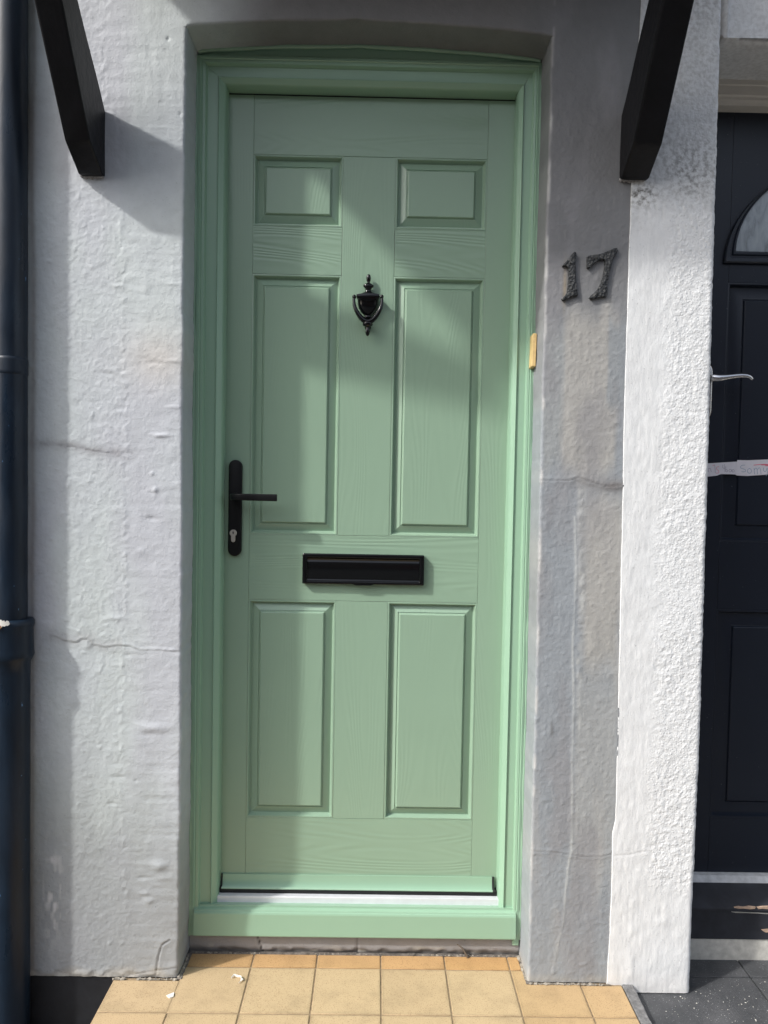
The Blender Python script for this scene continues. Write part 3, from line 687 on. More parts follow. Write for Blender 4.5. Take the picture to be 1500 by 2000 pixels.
# profile from the outer edge inwards: (u, y)
PR = [(0, .165), (0, .099), (.003, .0945), (.009, .0935), (.011, .0965), (.013, .0955), (.0185, .0965), (.0205, .103), (.0215, .107), (.044, .1085), (.0455, .1050), (.0475, .1042), (.0500, .1062), (.0520, .1090), (.0555, .1110), (.0585, .1150), (.0600, .1200), (.0605, .1260), (.0605, .172)]
def sweep(name, path, closed_ends=True):
    "path: list of functions u->(x, z) at the member's two ends"
    a, b = path; n = len(PR); v = [(a(u)[0], y, a(u)[1]) for u, y in PR]+[(b(u)[0], y, b(u)[1]) for u, y in PR]
    f = [(i, i+1, n+i+1, n+i) for i in range(n-1)]+[tuple(range(n)), tuple(range(2*n-1, n-1, -1))]
    return v, f
JB = .004                                  # foot of the jambs, on the cill
HU = .012
def member(name, a, b):
    v, f = sweep(name, (a, b)); o = mesh_obj(name, v, f, M_frame, fr, smooth=25)
    bm = bmesh.new(); bm.from_mesh(o.data); bmesh.ops.recalc_face_normals(bm, faces=bm.faces[:]); bm.to_mesh(o.data); bm.free(); return o
ZH = 1.999+.0605+.0035
zfoot = at(400, 1768, .104)[1]
g_ = .0002
KL, KR = 1.075, .845
member('jamb', lambda u: (XO0+u*KL, zfoot), lambda u: (XO0+u*KL-g_, ZH-u))
member('jamb', lambda u: (XO1-u*KR, zfoot), lambda u: (XO1-u*KR+g_, ZH-u))
member('head', lambda u: (XO0+u*KL+g_, ZH-u), lambda u: (XO1-u*KR-g_, ZH-u))
g = G(); g.box(XO0, XO1, .1035, .165, ZH+.0005, ZH+.05); g.build('head_extension', M_frame, fr, smooth=None)
# flexible sealant following plaster
sx_ = np.linspace(-.411, .401, 90)
g = G(); g.tube([(x, .0985, float(ZA(x))-.001+.0016*float(vn(x*22, 0, 181))) for x in sx_], [.0055+.0022*float(vn(x*17, 0, 182)) for x in sx_], 8)
g.build('sealant', M_frame, fr, smooth=60)
sz_ = np.linspace(-.07, 2.06, 150)
for side, sg in ((XL, 1), (XR, -1)):
    g = G(); g.tube([(float(side(z))+sg*.0012, .0985, z) for z in sz_], [.0042+.0022*float(vn(z*19, sg*7, 183)) for z in sz_], 8); g.build('sealant', M_frame, fr, smooth=60)
# cill: upper slope, nosing, front face
za = at(700, 1766, .118)[1]; zn = at(700, 1788, .086)[1]; zbt = at(700, 1832, .084)[1]
CPF = [(.168, za+.002), (.128, za), (.1010, zn+.0140), (.1000, zn+.0095), (.0945, zn+.0080), (.0920, zn+.0065), (.0905, zn+.0030), (.0885, zn+.0018), (.0870, zn-.002), (.0845, zbt+.002), (.0850, zbt), (.165, zbt-.001)]
v = [(XO0+.012, y, z) for y, z in CPF]+[(XO1-.011, y, z) for y, z in CPF]; n = len(CPF)
f = [(i, i+1, n+i+1, n+i) for i in range(n-1)]+[tuple(range(n)), tuple(range(2*n-1, n-1, -1))]
o = mesh_obj('cill', v, f, M_frame, fr, smooth=8); bm = bmesh.new(); bm.from_mesh(o.data); bmesh.ops.recalc_face_normals(bm, faces=bm.faces[:]); bm.to_mesh(o.data); bm.free()
g = G(); g.box(XO0, XO0+.0218, .0945, .110, zbt-.006, zfoot+.001, .003); g.build('cill_end_trim', M_frame, fr)
g = G(); g.box(XO1-.0172, XO1, .0945, .110, zbt-.022, zfoot+.001, .003); g.build('cill_end_trim', M_frame, fr)
zw_seal = at(700, 1739, .128)[1]-.0015; zt0 = at(700, 1764, .117)[1]; zt1 = at(700, 1750, .124)[1]
g = G(); XI0 = XO0+.0658; XI1 = XO1-.0519
g.box(XI0-.012, XI1+.012, .117, .1335, za-.004, zt1, .0025, 2); g.build('threshold', M_alu, fr)
g = G(); g.box(XI0-.01, XI1+.01, .134, .20, zt1-.02, zw_seal); g.build('weather_seal', M_rubber, fr, smooth=None)
g = G(); g.box(XI0-.04, XI0-.0075, .130, .2, 0, 2.02); g.box(XI1+.0055, XI1+.04, .130, .2, 0, 2.02); g.box(XI0-.01, XI1+.01, .1525, .2, 1.9995, 2.03); g.build('gasket', M_rubber, fr, smooth=None)

# ------------------------------------------------------------------ green door leaf
dr = empty('front_door', (0, .15, 0))
tag(dr, 'pale green six panel wood grained front door with black fittings', 'door')
Y0 = .15; Y1 = .194
LX0, LX1, LZ0, LZ1 = XI0, XI1, zw_seal+.0008, 1.9985
LX0, LX1 = XI0-.0065, XI1+.0045
def P(px, py): return at(px, py, Y0)
def rect(x0t, x0b, x1t, x1b, y0, y1):
    ym = (y0+y1)/2
    a = (P(x0t, y0)[0]+P(x0b, y1)[0])/2; b = (P(x1t, y0)[0]+P(x1b, y1)[0])/2
    xm = (x0t+x1t)/2; return [a, b, P(xm, y1)[1], P((x0b+x1b)/2, y0)[1]]
rTL = rect(496, 494, 670, 669, 305, 443); rTR = rect(775, 772, 951, 949, 308, 448)
rML = rect(492.5, 489, 668, 660, 537.5, 1043.5); rMR = rect(770, 759, 948, 934, 541, 1050)
rBL = rect(487, 477, 658, 647, 1173, 1597); rBR = rect(756, 749, 931, 925, 1176, 1601)
# make the two columns line up
xa = (rTL[0]+rML[0]+rBL[0])/3; xb = (rTL[1]+rML[1]+rBL[1])/3; xc = (rTR[0]+rMR[0]+rBR[0])/3; xd = (rTR[1]+rMR[1]+rBR[1])/3
for r_ in (rTL, rML, rBL): r_[0], r_[1] = xa, xb
for r_, q in ((rTR, rTL), (rMR, rML), (rBR, rBL)):
    r_[0], r_[1] = xc, xd
    m2 = (r_[2]+q[2])/2; m3 = (r_[3]+q[3])/2; r_[2] = q[2] = m2; r_[3] = q[3] = m3
def board(name, x0, x1, z0, z1, mat, par, y0=Y0, y1=Y1, bev=.0006):
    gg = G(); gg.box(x0, x1, y0, y1, z0, z1, bev, 2); return gg.build(name, mat, par)
def panel(x0, x1, z0, z1, mat, par, margin=.031, y=Y0, back=Y1):
    rings = [(.0000, .0006), (.0022, .0000), (.0040, .0004), (.0056, .0040), (.0074, .0100), (.0088, .0122), (.0100, .0124), (margin-.0050, .0052), (margin-.0043, .0068), (margin-.0026, .0062), (margin-.0002, .0014), (margin+.0014, .0006)]
    v = []; f = []
    for ins, dpt in rings: v += [(x0+ins, y+dpt, z0+ins), (x1-ins, y+dpt, z0+ins), (x1-ins, y+dpt, z1-ins), (x0+ins, y+dpt, z1-ins)]
    for i in range(len(rings)-1):
        for k in range(4): f.append((i*4+k, i*4+(k+1) % 4, i*4+4+(k+1) % 4, i*4+4+k))
    L = (len(rings)-1)*4; f.append((L, L+1, L+2, L+3))
    k0 = len(v); v += [(x0, back, z0), (x1, back, z0), (x1, back, z1), (x0, back, z1)]
    for k in range(4): f.append((k0+k, k0+(k+1) % 4, (k+1) % 4, k))
    return mesh_obj('panel', v, f, mat, par, smooth=25)
e = .00035
zlr0, zlr1 = rBL[3], rML[2]
board('stile', LX0, xa-e, LZ0, LZ1, M_door_v, dr); board('stile', xd+e, LX1, LZ0, LZ1, M_door_v, dr)
board('rail', xa, xd, rTL[3]+e, LZ1, M_door_h, dr)                 # top
board('rail', xa, xd, zlr0+e, zlr1-e, M_door_h, dr)                # lock rail
board('rail', xa, xd, LZ0, rBL[2]-e, M_door_h, dr)                 # bottom
board('rail', xa, xb-e, rML[3]+e, rTL[2]-e, M_door_h, dr); board('rail', xc+e, xd, rML[3]+e, rTL[2]-e, M_door_h, dr)
board('muntin', xb+e, xc-e, zlr1+e, rTL[3]-e, M_door_v, dr); board('muntin', xb+e, xc-e, rBL[2]+e, zlr0-e, M_door_v, dr)
for r_ in (rTL, rTR, rML, rMR, rBL, rBR): panel(r_[0]+e*.5, r_[1]-e*.5, r_[2]+e*.5, r_[3]-e*.5, M_door_v, dr)
g = G(); g.box(LX0+.004, LX1-.004, Y1-.012, Y1+.006, LZ0, LZ1-.004); g.build('core', M_rubber, dr, smooth=None)
# weather bar at the foot
zw1 = at(700, 1709, .15)[1]; zw0 = at(700, 1739, .128)[1]; wx0 = at(434, 1735, .14)[0]; wx1 = at(961, 1742, .14)[0]
WP = [(.1498, zw1), (.146, zw1+.0005), (.1455, zw1-.004), (.1445, zw1-.014), (.1415, zw1-.024), (.1365, zw1-.031), (.1310, zw0+.0035), (.1285, zw0+.001), (.1290, zw0-.001), (.1498, zw0-.001)]
n = len(WP); v = [(wx0, y, z) for y, z in WP]+[(wx1, y, z) for y, z in WP]
f = [(i, i+1, n+i+1, n+i) for i in range(n-1)]+[tuple(range(n)), tuple(range(2*n-1, n-1, -1))]
o = mesh_obj('weather_bar', v, f, M_frame, dr, smooth=40); bm = bmesh.new(); bm.from_mesh(o.data); bmesh.ops.recalc_face_normals(bm, faces=bm.faces[:]); bm.to_mesh(o.data); bm.free()
for q0, q1 in ((wx0-.0035, wx0-.0002), (wx1+.0002, wx1+.0055)):
    v = [(q0, y-.0008, z+.001) for y, z in WP]+[(q1, y-.0008, z+.001) for y, z in WP]
    oo = mesh_obj('end_cap', v, f, M_rubber, o, smooth=40)
    bm = bmesh.new(); bm.from_mesh(oo.data); bmesh.ops.recalc_face_normals(bm, faces=bm.faces[:]); bm.to_mesh(oo.data); bm.free()

# lever handle
bx0, bz1 = at(446.5, 990, .146)[0], at(459, 898, .146)[1]; bx1 = at(472.5, 990, .146)[0]; bz0 = at(456, 1086, .146)[1]
def stadium(x0, x1, z0, z1, n=14):
    r_ = (x1-x0)/2; cx = (x0+x1)/2
    return [(cx+r_*math.cos(a), z1-r_+r_*math.sin(a)) for a in np.linspace(0, math.pi, n)]+[(cx+r_*math.cos(a), z0+r_+r_*math.sin(a)) for a in np.linspace(math.pi, 2*math.pi, n)]
g = G(); g.prism(stadium(bx0, bx1, bz0, bz1), .1395, .1495, .0032, 3); plate = g.build('door_handle', M_black, dr, smooth=40)
cx = (bx0+bx1)/2; lz = at(462, 970, .125)[1]
g = G()
secs = []
def lever_sec(c, u, hw, hh, n=4):
    "rounded rectangle section: half width hw along u (depth), half height hh"
    pts = []
    for q, (sx, sz) in enumerate(((1, 1), (-1, 1), (-1, -1), (1, -1))):
        for k in range(4):
            a = math.pi/2*(q+k/3); rr_ = min(hw, hh)*.45
            pts.append(Vector(c)+Vector(u)*(sx*(hw-rr_)+rr_*math.cos(a))+Vector((0, 0, sz*(hh-rr_)+rr_*math.sin(a))))
    return pts
path = [((cx, .1405, lz), (1, 0, 0), .0085, .0085), ((cx, .118, lz), (1, 0, 0), .0080, .0080), ((cx+.002, .108, lz), (.92, .38, 0), .0085, .0082), ((cx+.008, .100, lz), (.7, .7, 0), .0085, .0082), ((cx+.018, .0955, lz), (.25, .97, 0), .0070, .0082),
        ((cx+.030, .094, lz), (0, 1, 0), .0060, .0082), ((cx+.060, .094, lz-.0002), (0, 1, 0), .0052, .0084), ((at(541, 972, .094)[0]-.001, .094, lz-.0004), (0, 1, 0), .0050, .0085), ((at(541, 972, .094)[0], .094, lz-.0004), (0, 1, 0), .0042, .0078)]
v = []
for c, u, hw, hh in path: v += [tuple(p) for p in lever_sec(c, Vector(u).normalized(), hw, hh)]
n = 16; f = []
for i in range(len(path)-1):
    for k in range(n): f.append((i*n+k, i*n+(k+1) % n, i*n+n+(k+1) % n, i*n+n+k))
f += [tuple(range(n)), tuple((len(path)-1)*n+k for k in range(n))]
b_ = bmesh.new(); vs_ = [b_.verts.new(p) for p in v]
for q in f: b_.faces.new([vs_[k] for k in q])
bmesh.ops.recalc_face_normals(b_, faces=b_.faces[:]); g.bm(b_); g.build('lever', M_black, plate, smooth=35)
kz = at(455, 1041, .138)[1]; kx = at(455.5, 1041, .138)[0]; rk = .0086
pts = [(kx+rk*math.cos(a), kz+rk*math.sin(a)) for a in np.linspace(-math.pi*.30, math.pi*1.30, 22)]+[(kx-.005, kz-.018), (kx-.0035, kz-.0215), (kx, kz-.0228), (kx+.0035, kz-.0215), (kx+.005, kz-.018)]
g = G(); g.prism(pts, .1365, .141, .0006, 1); cyl = g.build('lock_cylinder', M_nickel, plate, smooth=40)
g = G(); g.prism([(kx-.0012, kz-.003), (kx+.0012, kz-.003), (kx+.0012, kz-.0005), (kx+.0022, kz+.0012), (kx+.0008, kz+.0026), (kx+.0012, kz+.0042), (kx-.0012, kz+.0042), (kx-.0008, kz+.0022), (kx-.0020, kz+.0008), (kx-.0010, kz-.0005)], .1362, .1364)
gk = g; gk.build('keyhole', M_rubber, plate, smooth=None)

# letterplate
lx0, lz1 = at(591, 1083, .138); lx1 = at(828.5, 1110, .138)[0]; lz0 = at(700, 1141.5, .138)[1]; lz1 = at(700, 1082.5, .138)[1]
g = G(); fw = .0095
b_ = bmesh.new()
def ringbox(b, x0, x1, z0, z1, x2, x3, z2, z3, yf, yb):
    A = [(x0, z0), (x1, z0), (x1, z1), (x0, z1)]; B = [(x2, z2), (x3, z2), (x3, z3), (x2, z3)]
    va = [b.verts.new((p[0], yf, p[1])) for p in A]; vb = [b.verts.new((p[0], yf, p[1])) for p in B]
    vc = [b.verts.new((p[0], yb, p[1])) for p in A]; vd = [b.verts.new((p[0], yb, p[1])) for p in B]
    for k in range(4):
        q = (k+1) % 4
        b.faces.new((va[k], va[q], vb[q], vb[k])); b.faces.new((vc[k], vc[q], va[q], va[k])); b.faces.new((vb[k], vb[q], vd[q], vd[k])); b.faces.new((vd[k], vd[q], vc[q], vc[k]))
ringbox(b_, lx0, lx1, lz0, lz1, lx0+fw+.002, lx1-fw-.002, lz0+.008, lz1-.010, .1345, .1498)
bmesh.ops.recalc_face_normals(b_, faces=b_.faces[:])
bmesh.ops.bevel(b_, geom=b_.edges[:], offset=.0026, segments=3, profile=.5, affect='EDGES'); g.bm(b_)
lp = g.build('letterplate', M_gloss, dr, smooth=40)
FP = [(.1485, lz1-.0095), (.1395, lz1-.0105), (.1380, lz1-.0125), (.1395, lz1-.0150), (.1400, lz1-.0160), (.1385, lz1-.0190), (.1376, lz1-.0260), (.1376, lz0+.0170), (.1385, lz0+.0130), (.1360, lz0+.0105), (.1355, lz0+.0085), (.1380, lz0+.0070), (.1485, lz0+.0070)]
n = len(FP); fx0, fx1 = lx0+fw+.0028, lx1-fw-.0028; v = [(fx0, y, z) for y, z in FP]+[(fx1, y, z) for y, z in FP]
f = [(i, i+1, n+i+1, n+i) for i in range(n-1)]+[tuple(range(n)), tuple(range(2*n-1, n-1, -1))]
oo = mesh_obj('flap', v, f, M_gloss, lp, smooth=35); bm = bmesh.new(); bm.from_mesh(oo.data); bmesh.ops.recalc_face_normals(bm, faces=bm.faces[:]); bm.to_mesh(oo.data); bm.free()
lmx = (lx0+lx1)/2
g = G(); g.prism([(lmx-.028, lz0+.001), (lmx-.018, lz0-.0022), (lmx+.018, lz0-.0022), (lmx+.028, lz0+.001)], .1335, .140, .0008, 1); g.build('finger_lip', M_gloss, lp)

# urn knocker
def K(cxp, cyp, y=.132): return at(640+cxp/9.375, 500+cyp/9.375, y)
def kw(px_): return px_/9.375/800.
kcx = K(740, 900)[0]; ky = .1385
zz = lambda cyp: K(740, cyp)[1]
g = G()                                    # back urn, lathe squashed against the door
prof = [(8, 470), (30, 480), (95, 520), (92, 555), (55, 590), (50, 625), (62, 645), (110, 668), (205, 708), (210, 720), (210, 770), (195, 800), (190, 880), (170, 960), (125, 1030), (75, 1075), (58, 1085), (70, 1105), (62, 1135), (20, 1150)]
g.lathe([(kw(a), zz(b)) for a, b in prof][::-1], kcx, ky, 28, 1, .55)
g.lathe([(kw(a), zz(b)) for a, b in [(2, 318), (22, 326), (38, 352), (42, 395), (36, 440), (24, 470), (30, 482), (20, 490)]][::-1], kcx, ky, 20, 1, .9)
kn = g.build('knocker', M_gloss, dr, smooth=50)
g = G(); g.prism([K(528, 712), K(600, 700), K(740, 690), K(880, 700), K(945, 712), K(945, 772), K(900, 800), K(740, 856), K(575, 802), K(530, 775)][::-1], .1225, .134, .0018, 2); g.build('shield', M_gloss, kn, smooth=35)
cl = [(486, 735), (480, 800), (487, 900), (520, 1000), (580, 1100), (650, 1180), (740, 1215), (825, 1180), (892, 1100), (955, 1000), (988, 900), (996, 800), (990, 740)]
cs = []
for i in range(len(cl)-1):
    for t in (0, .33, .66): cs.append((cl[i][0]+(cl[i+1][0]-cl[i][0])*t, cl[i][1]+(cl[i+1][1]-cl[i][1])*t))
cs.append(cl[-1]); 
sm = [cs[0]]+[((cs[i-1][0]+2*cs[i][0]+cs[i+1][0])/4, (cs[i-1][1]+2*cs[i][1]+cs[i+1][1])/4) for i in range(1, len(cs)-1)]+[cs[-1]]
N = len(sm); pts = []; rad = []
for i, (a, b) in enumerate(sm):
    x, z = K(a, b, .128); s_ = i/(N-1); pts.append((x, .128-.005*math.sin(math.pi*s_), z)); rad.append(kw(24+26*math.sin(math.pi*s_)**2))
g = G(); g.tube(pts, rad, 14, .75)
for a in (486, 990):
    x, z = K(a, 748, .128); b_ = bmesh.new(); bmesh.ops.create_uvsphere(b_, u_segments=14, v_segments=8, radius=kw(38))
    for vv_ in b_.verts: vv_.co = Vector((vv_.co.x+x, vv_.co.y*1.2+.129, vv_.co.z*1.15+z))
    g.bm(b_)
x, z = kcx, 0
g.lathe([(kw(a), K(730, b, .124)[1]) for a, b in [(30, 1200), (88, 1215), (96, 1245), (80, 1275), (42, 1295), (30, 1305), (40, 1340), (43, 1385), (34, 1430), (18, 1456), (2, 1462)]][::-1], K(732, 1300, .124)[0], .128, 20, 1, .9)
g.build('striker', M_gloss, kn, smooth=50)
xs_, zs_ = K(735, 1290, .14); g = G(); g.prism([(xs_+.008*math.cos(a), zs_+.008*math.sin(a)) for a in np.linspace(0, 2*math.pi, 18)[:-1]], .138, .1498, .001); g.build('strike_plate', M_gloss, kn, smooth=40)

# ------------------------------------------------------------------ numerals 1 and 7
N1 = [(430, 232), (450, 228), (465, 236), (470, 300), (458, 345), (458, 480), (462, 600), (472, 680), (482, 760), (492, 835), (470, 846), (425, 852), (370, 872), (300, 908), (275, 905), (266, 888), (280, 862), (318, 832), (340, 790), (352, 720), (358, 620), (362, 540), (358, 480), (348, 438), (320, 428), (280, 432), (276, 416), (300, 388), (345, 342), (378, 322), (395, 275)]
N7 = [(625, 290), (660, 278), (720, 268), (800, 258), (860, 240), (930, 208), (985, 182), (1020, 172), (1042, 180), (1048, 205), (1038, 240), (1010, 285), (985, 330), (966, 385), (945, 470), (925, 560), (908, 640), (900, 710), (903, 780), (900, 835), (888, 856), (820, 860), (760, 868), (700, 888), (665, 886), (652, 868), (668, 840), (715, 800), (770, 740), (808, 670), (835, 590), (852, 510), (866, 430), (872, 370), (864, 338), (840, 332), (790, 345), (740, 378), (700, 412), (662, 448), (636, 460), (618, 448), (620, 400), (620, 330)]
def numeral(pts, name, label, holes):
    P2 = [at(1060+a/7.143, 460+b/7.143, -.006) for a, b in pts][::-1]
    g = G(); g.prism(P2, -.0085, -.0005, .0022, 2); o = g.build(name, M_iron, None, smooth=35)
    tag(o, label, 'house number', 'iron house numerals on the grey wall')
    for a, b in holes:
        x, z = at(1060+a/7.143, 460+b/7.143, -.008); g = G(); b_ = bmesh.new(); bmesh.ops.create_uvsphere(b_, u_segments=10, v_segments=6, radius=.0024)
        for q in b_.verts: q.co = Vector((q.co.x+x, q.co.y*.5-.0085, q.co.z+z))
        g.bm(b_); g.build('screw', M_rubber, o)
numeral(N1, 'house_number', 'hammered dark iron numeral 1 on the grey wall', [(385, 385), (408, 738)])
numeral(N7, 'house_number', 'hammered dark iron numeral 7 on the grey wall next to the white paint', [(755, 315), (838, 680), (762, 805)])

# ------------------------------------------------------------------ small things by the door
wx, wz1 = at(1046, 652, .07); wz0 = at(1044, 717, .07)[1]
b_ = bmesh.new(); xw0 = .3935
for (x, y) in ((.3905, .060), (.4015, .060), (.4015, .104), (.3905, .104)):
    pass
g = G(); g.box(.3925, .4025, .066, .100, wz0, wz1, .0012, 1)
wo = g.build('wooden_wedge', M_wedge, None); wo.rotation_euler = (R(-2), R(1.2), 0)
tag(wo, 'small raw pine packing wedge stuck between green frame and grey wall', 'wedge')
def sliver(name, pts, mat, label, cat, rad, group=None):
    g = G(); g.tube(pts, rad, 6); o = g.build(name, mat, None, smooth=60); return tag(o, label, cat, group)
x0, y0 = fl(452, 1912, FZ)
g = G()
pp = [fl(a, b, FZ+.003) for a, b in [(452, 1910), (457, 1905), (464, 1906), (471, 1908), (473, 1914), (467, 1919)]]
g.tube([(a, b, FZ+.0035+.0012*math.sin(i*2.1)) for i, (a, b) in enumerate(pp)], [.0016, .0024, .0030, .0022, .0030, .0012], 7, .7)
tag(g.build('paint_flake', M_flake, None, smooth=60), 'white curled paint flake lying on a tile near the left jamb', 'paint flake')
g = G(); pp = [fl(a, b, FZ+.002) for a, b in [(325, 1944), (340, 1938), (339, 1946), (331, 1949)]]
g.prism([(0, 0), (1, 0), (1, 1)], 0, 1) if False else None
g.add([(a, b, FZ+.0024) for a, b in pp]+[(a, b, FZ+.0002) for a, b in pp], [(3, 2, 1, 0), (0, 1, 5, 4), (1, 2, 6, 5), (2, 3, 7, 6), (3, 0, 4, 7)])
tag(g.build('paint_flake', M_flake, None), 'flat cream paint flake on a tile at the corner of the left wall', 'paint flake')
xx, zz_ = at(893, 1847, .088); x2, z2 = at(914, 1862, .086)
sliver('twig', [(xx, .094, zz_), ((xx+x2)/2, .090, (zz_+z2)/2+.001), (x2, .088, FZ+.002)], M_twig, 'short dry twig leaning against the upstand below the green cill', 'twig', [.0012, .0022, .0030])

# ------------------------------------------------------------------ neighbour's door
YN = .22
NX0 = .845; NX1 = 1.70
nf = empty('door_frame', (1.27, .18, -.13)); tag(nf, 'cream moulded head and worn black cill framing the navy door', 'door frame')
hz1 = at(1450, 152, .165)[1]; hz0 = at(1450, 206, .185)[1]
HPF = [(.30, hz1+.02), (.165, hz1+.02), (.165, hz1-.016), (.168, hz1-.018), (.168, hz1-.040), (.172, hz1-.043), (.172, hz1-.050), (.178, hz1-.053), (.178, hz0+.008), (.184, hz0+.004), (.186, hz0), (.30, hz0)]
def extr(name, prof, x0, x1, mat, par, sm_=25):
    n = len(prof); v = [(x0, y, z) for y, z in prof]+[(x1, y, z) for y, z in prof]
    f = [(i, i+1, n+i+1, n+i) for i in range(n-1)]+[(n-1, 0, n, 2*n-1), tuple(range(n)), tuple(range(2*n-1, n-1, -1))]
    o = mesh_obj(name, v, f, mat, par, smooth=sm_); bm = bmesh.new(); bm.from_mesh(o.data); bmesh.ops.recalc_face_normals(bm, faces=bm.faces[:]); bm.to_mesh(o.data); bm.free(); return o
extr('head', HPF, .77, 1.76, M_cream, nf)
g = G(); g.box(.775, NX0-.003, .185, .29, -.02, hz0-.001, .003); g.build('jamb', M_cream, nf); g = G(); g.box(NX1+.003, 1.76, .185, .29, -.02, hz0-.001, .003); g.build('jamb', M_cream, nf)
cz1 = at(1430, 1748, .14)[1]; cz0 = at(1430, 1838, .12)[1]; cm = at(1430, 1775, .125)[1]
extr('cill', [(.29, cz1+.006), (.20, cz1+.004), (.132, cm+.006), (.122, cm+.002), (.122, cm-.004), (.130, cm-.008), (.128, cz0), (.29, cz0)], .77, 1.76, M_navy_cill, nf)
def flakepatch(pts, y, par, mat):
    g = G(); P2 = [at(a, b, y) for a, b in pts]; g.prism(P2[::-1], y-.0008, y+.004); return g.build('bare_patch', mat, par, smooth=None)
S = lambda pts: [(1340+a/6.25, 1640+b/6.25) for a, b in pts]
flakepatch(S([(590, 830), (640, 818), (700, 826), (770, 815), (850, 822), (840, 842), (780, 848), (700, 838), (640, 842)]), .122, nf, M_bare)
flakepatch(S([(868, 828), (930, 818), (1010, 815), (1200, 812), (1200, 842), (1000, 848), (930, 840), (880, 846)]), .122, nf, M_bare)
flakepatch(S([(550, 880), (640, 882), (760, 888), (880, 890), (1000, 896), (1150, 898), (1150, 904), (960, 906), (880, 898), (720, 893), (600, 889)]), .1288, nf, M_plinth)
flakepatch(S([(915, 1095), (990, 1088), (1080, 1090), (1080, 1135), (1000, 1130), (970, 1132), (940, 1115)]), .1285, nf, M_bare)
pz1 = cz0; g = G(); g.box(.77, 1.76, .131, .29, NZ-.012, pz1-.001, .003); g.build('upstand', M_plinth, nf)
for a, b in ((1403, 1863), (1401, 1868), (1426, 1841), (1464, 1846), (1441, 1871), (1355, 1865)):
    pass
nd = empty('front_door', (1.27, YN, 0)); tag(nd, 'navy blue panelled door with arched glass light and silver lever, right edge', 'door')
nz0, nz1 = at(1430, 1740, .2)[1], hz0+.01
q = lambda px, py: at(px, py, YN)
px0 = q(1414, 560)[0]; wM = (NX1-NX0)
mx0 = (q(1417, 555)[0]+q(1411, 1057)[0])/2; mx1 = (NX0+NX1)/2-.05; mx2 = (NX0+NX1)/2+.05; mx3 = NX0+NX1-mx0
mz0, mz1 = q(1455, 1058)[1], q(1455, 553)[1]; bz0n, bz1n = q(1450, 1597)[1], q(1450, 1192)[1]
Yb = YN+.044
board('stile', NX0, mx0-e, nz0, nz1, M_navy_v, nd, YN, Yb); board('stile', mx3+e, NX1, nz0, nz1, M_navy_v, nd, YN, Yb)
board('rail', mx0, mx3, bz1n+e, mz0-e, M_navy_h, nd, YN, Yb); board('rail', mx0, mx3, nz0, bz0n-e, M_navy_h, nd, YN, Yb)
board('muntin', mx1+e, mx2-e, mz0+e, mz1-e, M_navy_v, nd, YN, Yb); board('muntin', mx1+e, mx2-e, bz0n+e, bz1n-e, M_navy_v, nd, YN, Yb)
board('rail', mx0, mx3, mz1+e, nz1, M_navy_h, nd, YN, Yb)
for x0, x1 in ((mx0, mx1), (mx2, mx3)):
    panel(x0, x1, mz0, mz1, M_navy_v, nd, .045, YN, Yb); panel(x0, x1, bz0n, bz1n, M_navy_v, nd, .045, YN, Yb)
# arched light
gx0, gz0 = q(1437, 491); fcx = (NX0+NX1)/2; aa = fcx-gx0; hx, hz = q(1500, 372); bb = (hz-gz0)/math.sqrt(1-((fcx-hx)/aa)**2)
def arch(a, b, z0, n=48): return [(fcx+a*math.cos(t), z0+b*math.sin(t)) for t in np.linspace(0, math.pi, n)]
fz0 = q(1450, 516)[1]; fo = gx0-q(1412, 500)[0]
secs = [(0, .001, YN+.002), (.0, .0, YN-.006), (.006, .0, YN-.010), (.5, 0, YN-.009), (.6, 0, YN-.013), (.85, 0, YN-.011), (1.0, 0, YN+.0015)]
rings = []
for t, y in ((0, YN+.0015), (0.02, YN-.008), (.12, YN-.011), (.40, YN-.010), (.48, YN-.005), (.62, YN-.005), (.70, YN-.009), (.85, YN-.009), (1, YN+.0005)):
    a = aa+fo*(1-t); b = bb+fo*(1-t)*.95; z0 = fz0+(gz0-fz0)*t
    rings.append([(x, y, z) for x, z in arch(a, b, z0)])
v = [p for r_ in rings for p in r_]; n = 48; f = []
for i in range(len(rings)-1):
    for k in range(n): f.append((i*n+k, i*n+(k+1) % n, i*n+n+(k+1) % n, i*n+n+k))
af = mesh_obj('arched_light', v, f, M_navy_v, nd, smooth=30)
bm = bmesh.new(); bm.from_mesh(af.data); bmesh.ops.recalc_face_normals(bm, faces=bm.faces[:]); bm.to_mesh(af.data); bm.free()
g = G(); g.prism(arch(aa, bb, gz0)[::-1], YN-.0012, YN-.0005); g.build('glass_pane', M_glass, af, smooth=None)
# drip bar
dz1, dz0 = at(1430, 1711, .20)[1], at(1430, 1743, .186)[1]
extr('weather_bar', [(YN-.0004, dz1), (.203, dz1), (.199, dz1-.008), (.186, dz0+.006), (.185, dz0), (YN-.0004, dz0)], NX0+.01, NX1-.01, M_whitebar, nd)
# silver lever handle
hx0, hz0_ = at(1390, 737, .17)
g = G(); g.prism(stadium(hx0-.034, at(1392.5, 730, .206)[0], at(1388, 823, .206)[1], at(1389, 706, .206)[1]), .206, YN-.0005, .003, 3); hp = g.build('door_handle', M_chrome, nd, smooth=40)
lp_ = [(1388, 738, .214), (1388, 738, .19), (1394, 738, .174), (1402, 738.5, .170), (1412, 737.5, .170), (1424, 736, .170), (1436, 734.5, .170), (1448, 733.5, .170), (1458, 734, .171), (1464, 736, .172), (1469, 740.5, .174)]
g = G(); g.tube([(at(a, b, y)[0], y, at(a, b, y)[1]) for a, b, y in lp_], [.009, .009, .0095, .0088, .0075, .0060, .0055, .0052, .0052, .0050, .0040], 12, .8); g.build('lever', M_chrome, hp, smooth=60)

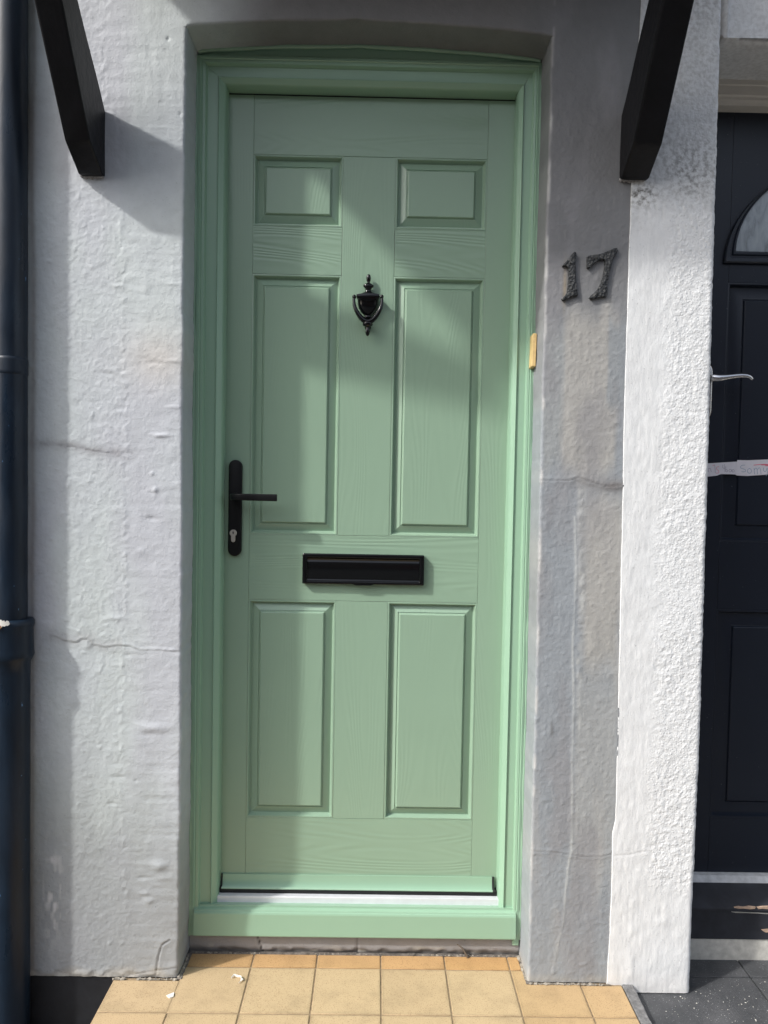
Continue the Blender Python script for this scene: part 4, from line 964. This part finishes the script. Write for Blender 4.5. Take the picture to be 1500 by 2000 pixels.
# taped paper strips with handwriting
def strip(pts_top, pts_bot, y, label):
    tp = [at(a, b, y) for a, b in pts_top]; bt = [at(a, b, y) for a, b in pts_bot]
    g = G(); g.prism((tp+bt[::-1])[::-1], y-.0004, y+.0002); o = g.build('paper_strip', M_paper, None, smooth=None)
    return tag(o, label, 'paper', 'handwritten paper strips taped across the navy door')
C4 = lambda a, b: (1340+a/6.667, 680+b/6.667)
ya_ = YN-.0010; yb_ = YN-.0018
s1 = strip([C4(225, 1512), C4(285, 1500), C4(480, 1488), C4(690, 1476)], [C4(225, 1685), C4(285, 1672), C4(400, 1660), C4(450, 1640), C4(600, 1642), C4(690, 1648)], ya_, 'short white paper strip with grey and red pen marks beside white pillar')
s2 = strip([C4(668, 1456), C4(800, 1460), C4(1067, 1450), C4(1500, 1440)], [C4(640, 1645), C4(660, 1658), C4(800, 1664), C4(1067, 1645), C4(1500, 1630)], yb_, 'longer white paper strip with blue handwriting and red marker streak')
def ink(par, y, mat, strokes, wd=.0011):
    g = G()
    for s_ in strokes:
        for k in range(2):
            s_ = [s_[0]]+[p for a, b in zip(s_[:-1], s_[1:]) for p in ((.75*a[0]+.25*b[0], .75*a[1]+.25*b[1]), (.25*a[0]+.75*b[0], .25*a[1]+.75*b[1]))]+[s_[-1]]
        pts = []
        for a, b in s_:
            x, z = at(*C4(a, b), y); pts.append((x, y, z))
        g.tube(pts, wd/2, 5, .15)
    g.build('handwriting', mat, par, smooth=None)
ink(s1, ya_-.0004, M_inkg, [[(288, 1560), (292, 1612)], [(297, 1575), (312, 1556), (330, 1612)], [(372, 1522), (378, 1580), (380, 1626)], [(480, 1518), (474, 1562), (506, 1566)], [(502, 1512), (506, 1612)], [(518, 1540), (515, 1612), (540, 1612), (542, 1585), (518, 1582)], [(592, 1578), (560, 1578), (556, 1612), (586, 1612), (592, 1578), (596, 1615), (628, 1612), (626, 1580), (602, 1580), (600, 1610)]])
ink(s1, ya_-.0005, M_inkr, [[(345, 1532), (372, 1520)], [(430, 1542), (392, 1548), (398, 1582), (428, 1594), (424, 1628), (388, 1626)]])
ink(s2, yb_-.0004, M_inkb, [[(770, 1522), (722, 1524), (700, 1556), (735, 1570), (778, 1582), (772, 1612), (722, 1608)], [(826, 1566), (798, 1580), (800, 1622), (832, 1632), (852, 1612), (848, 1578), (826, 1566)], [(884, 1560), (892, 1642)], [(888, 1585), (908, 1556), (924, 1572), (930, 1642)], [(930, 1585), (950, 1552), (968, 1570), (976, 1644)], [(1008, 1556), (1008, 1600), (1036, 1615), (1056, 1560)], [(1056, 1560), (1062, 1640), (1040, 1665)], [(1100, 1560), (1098, 1620), (1140, 1620), (1146, 1560)]], .0013)
ink(s2, yb_-.0005, M_inkr, [[(880, 1524), (950, 1516), (1020, 1512), (1090, 1514), (1180, 1508)], [(980, 1522), (1040, 1520), (1120, 1522)], [(1030, 1532), (1080, 1530), (1150, 1528)]], .0022)
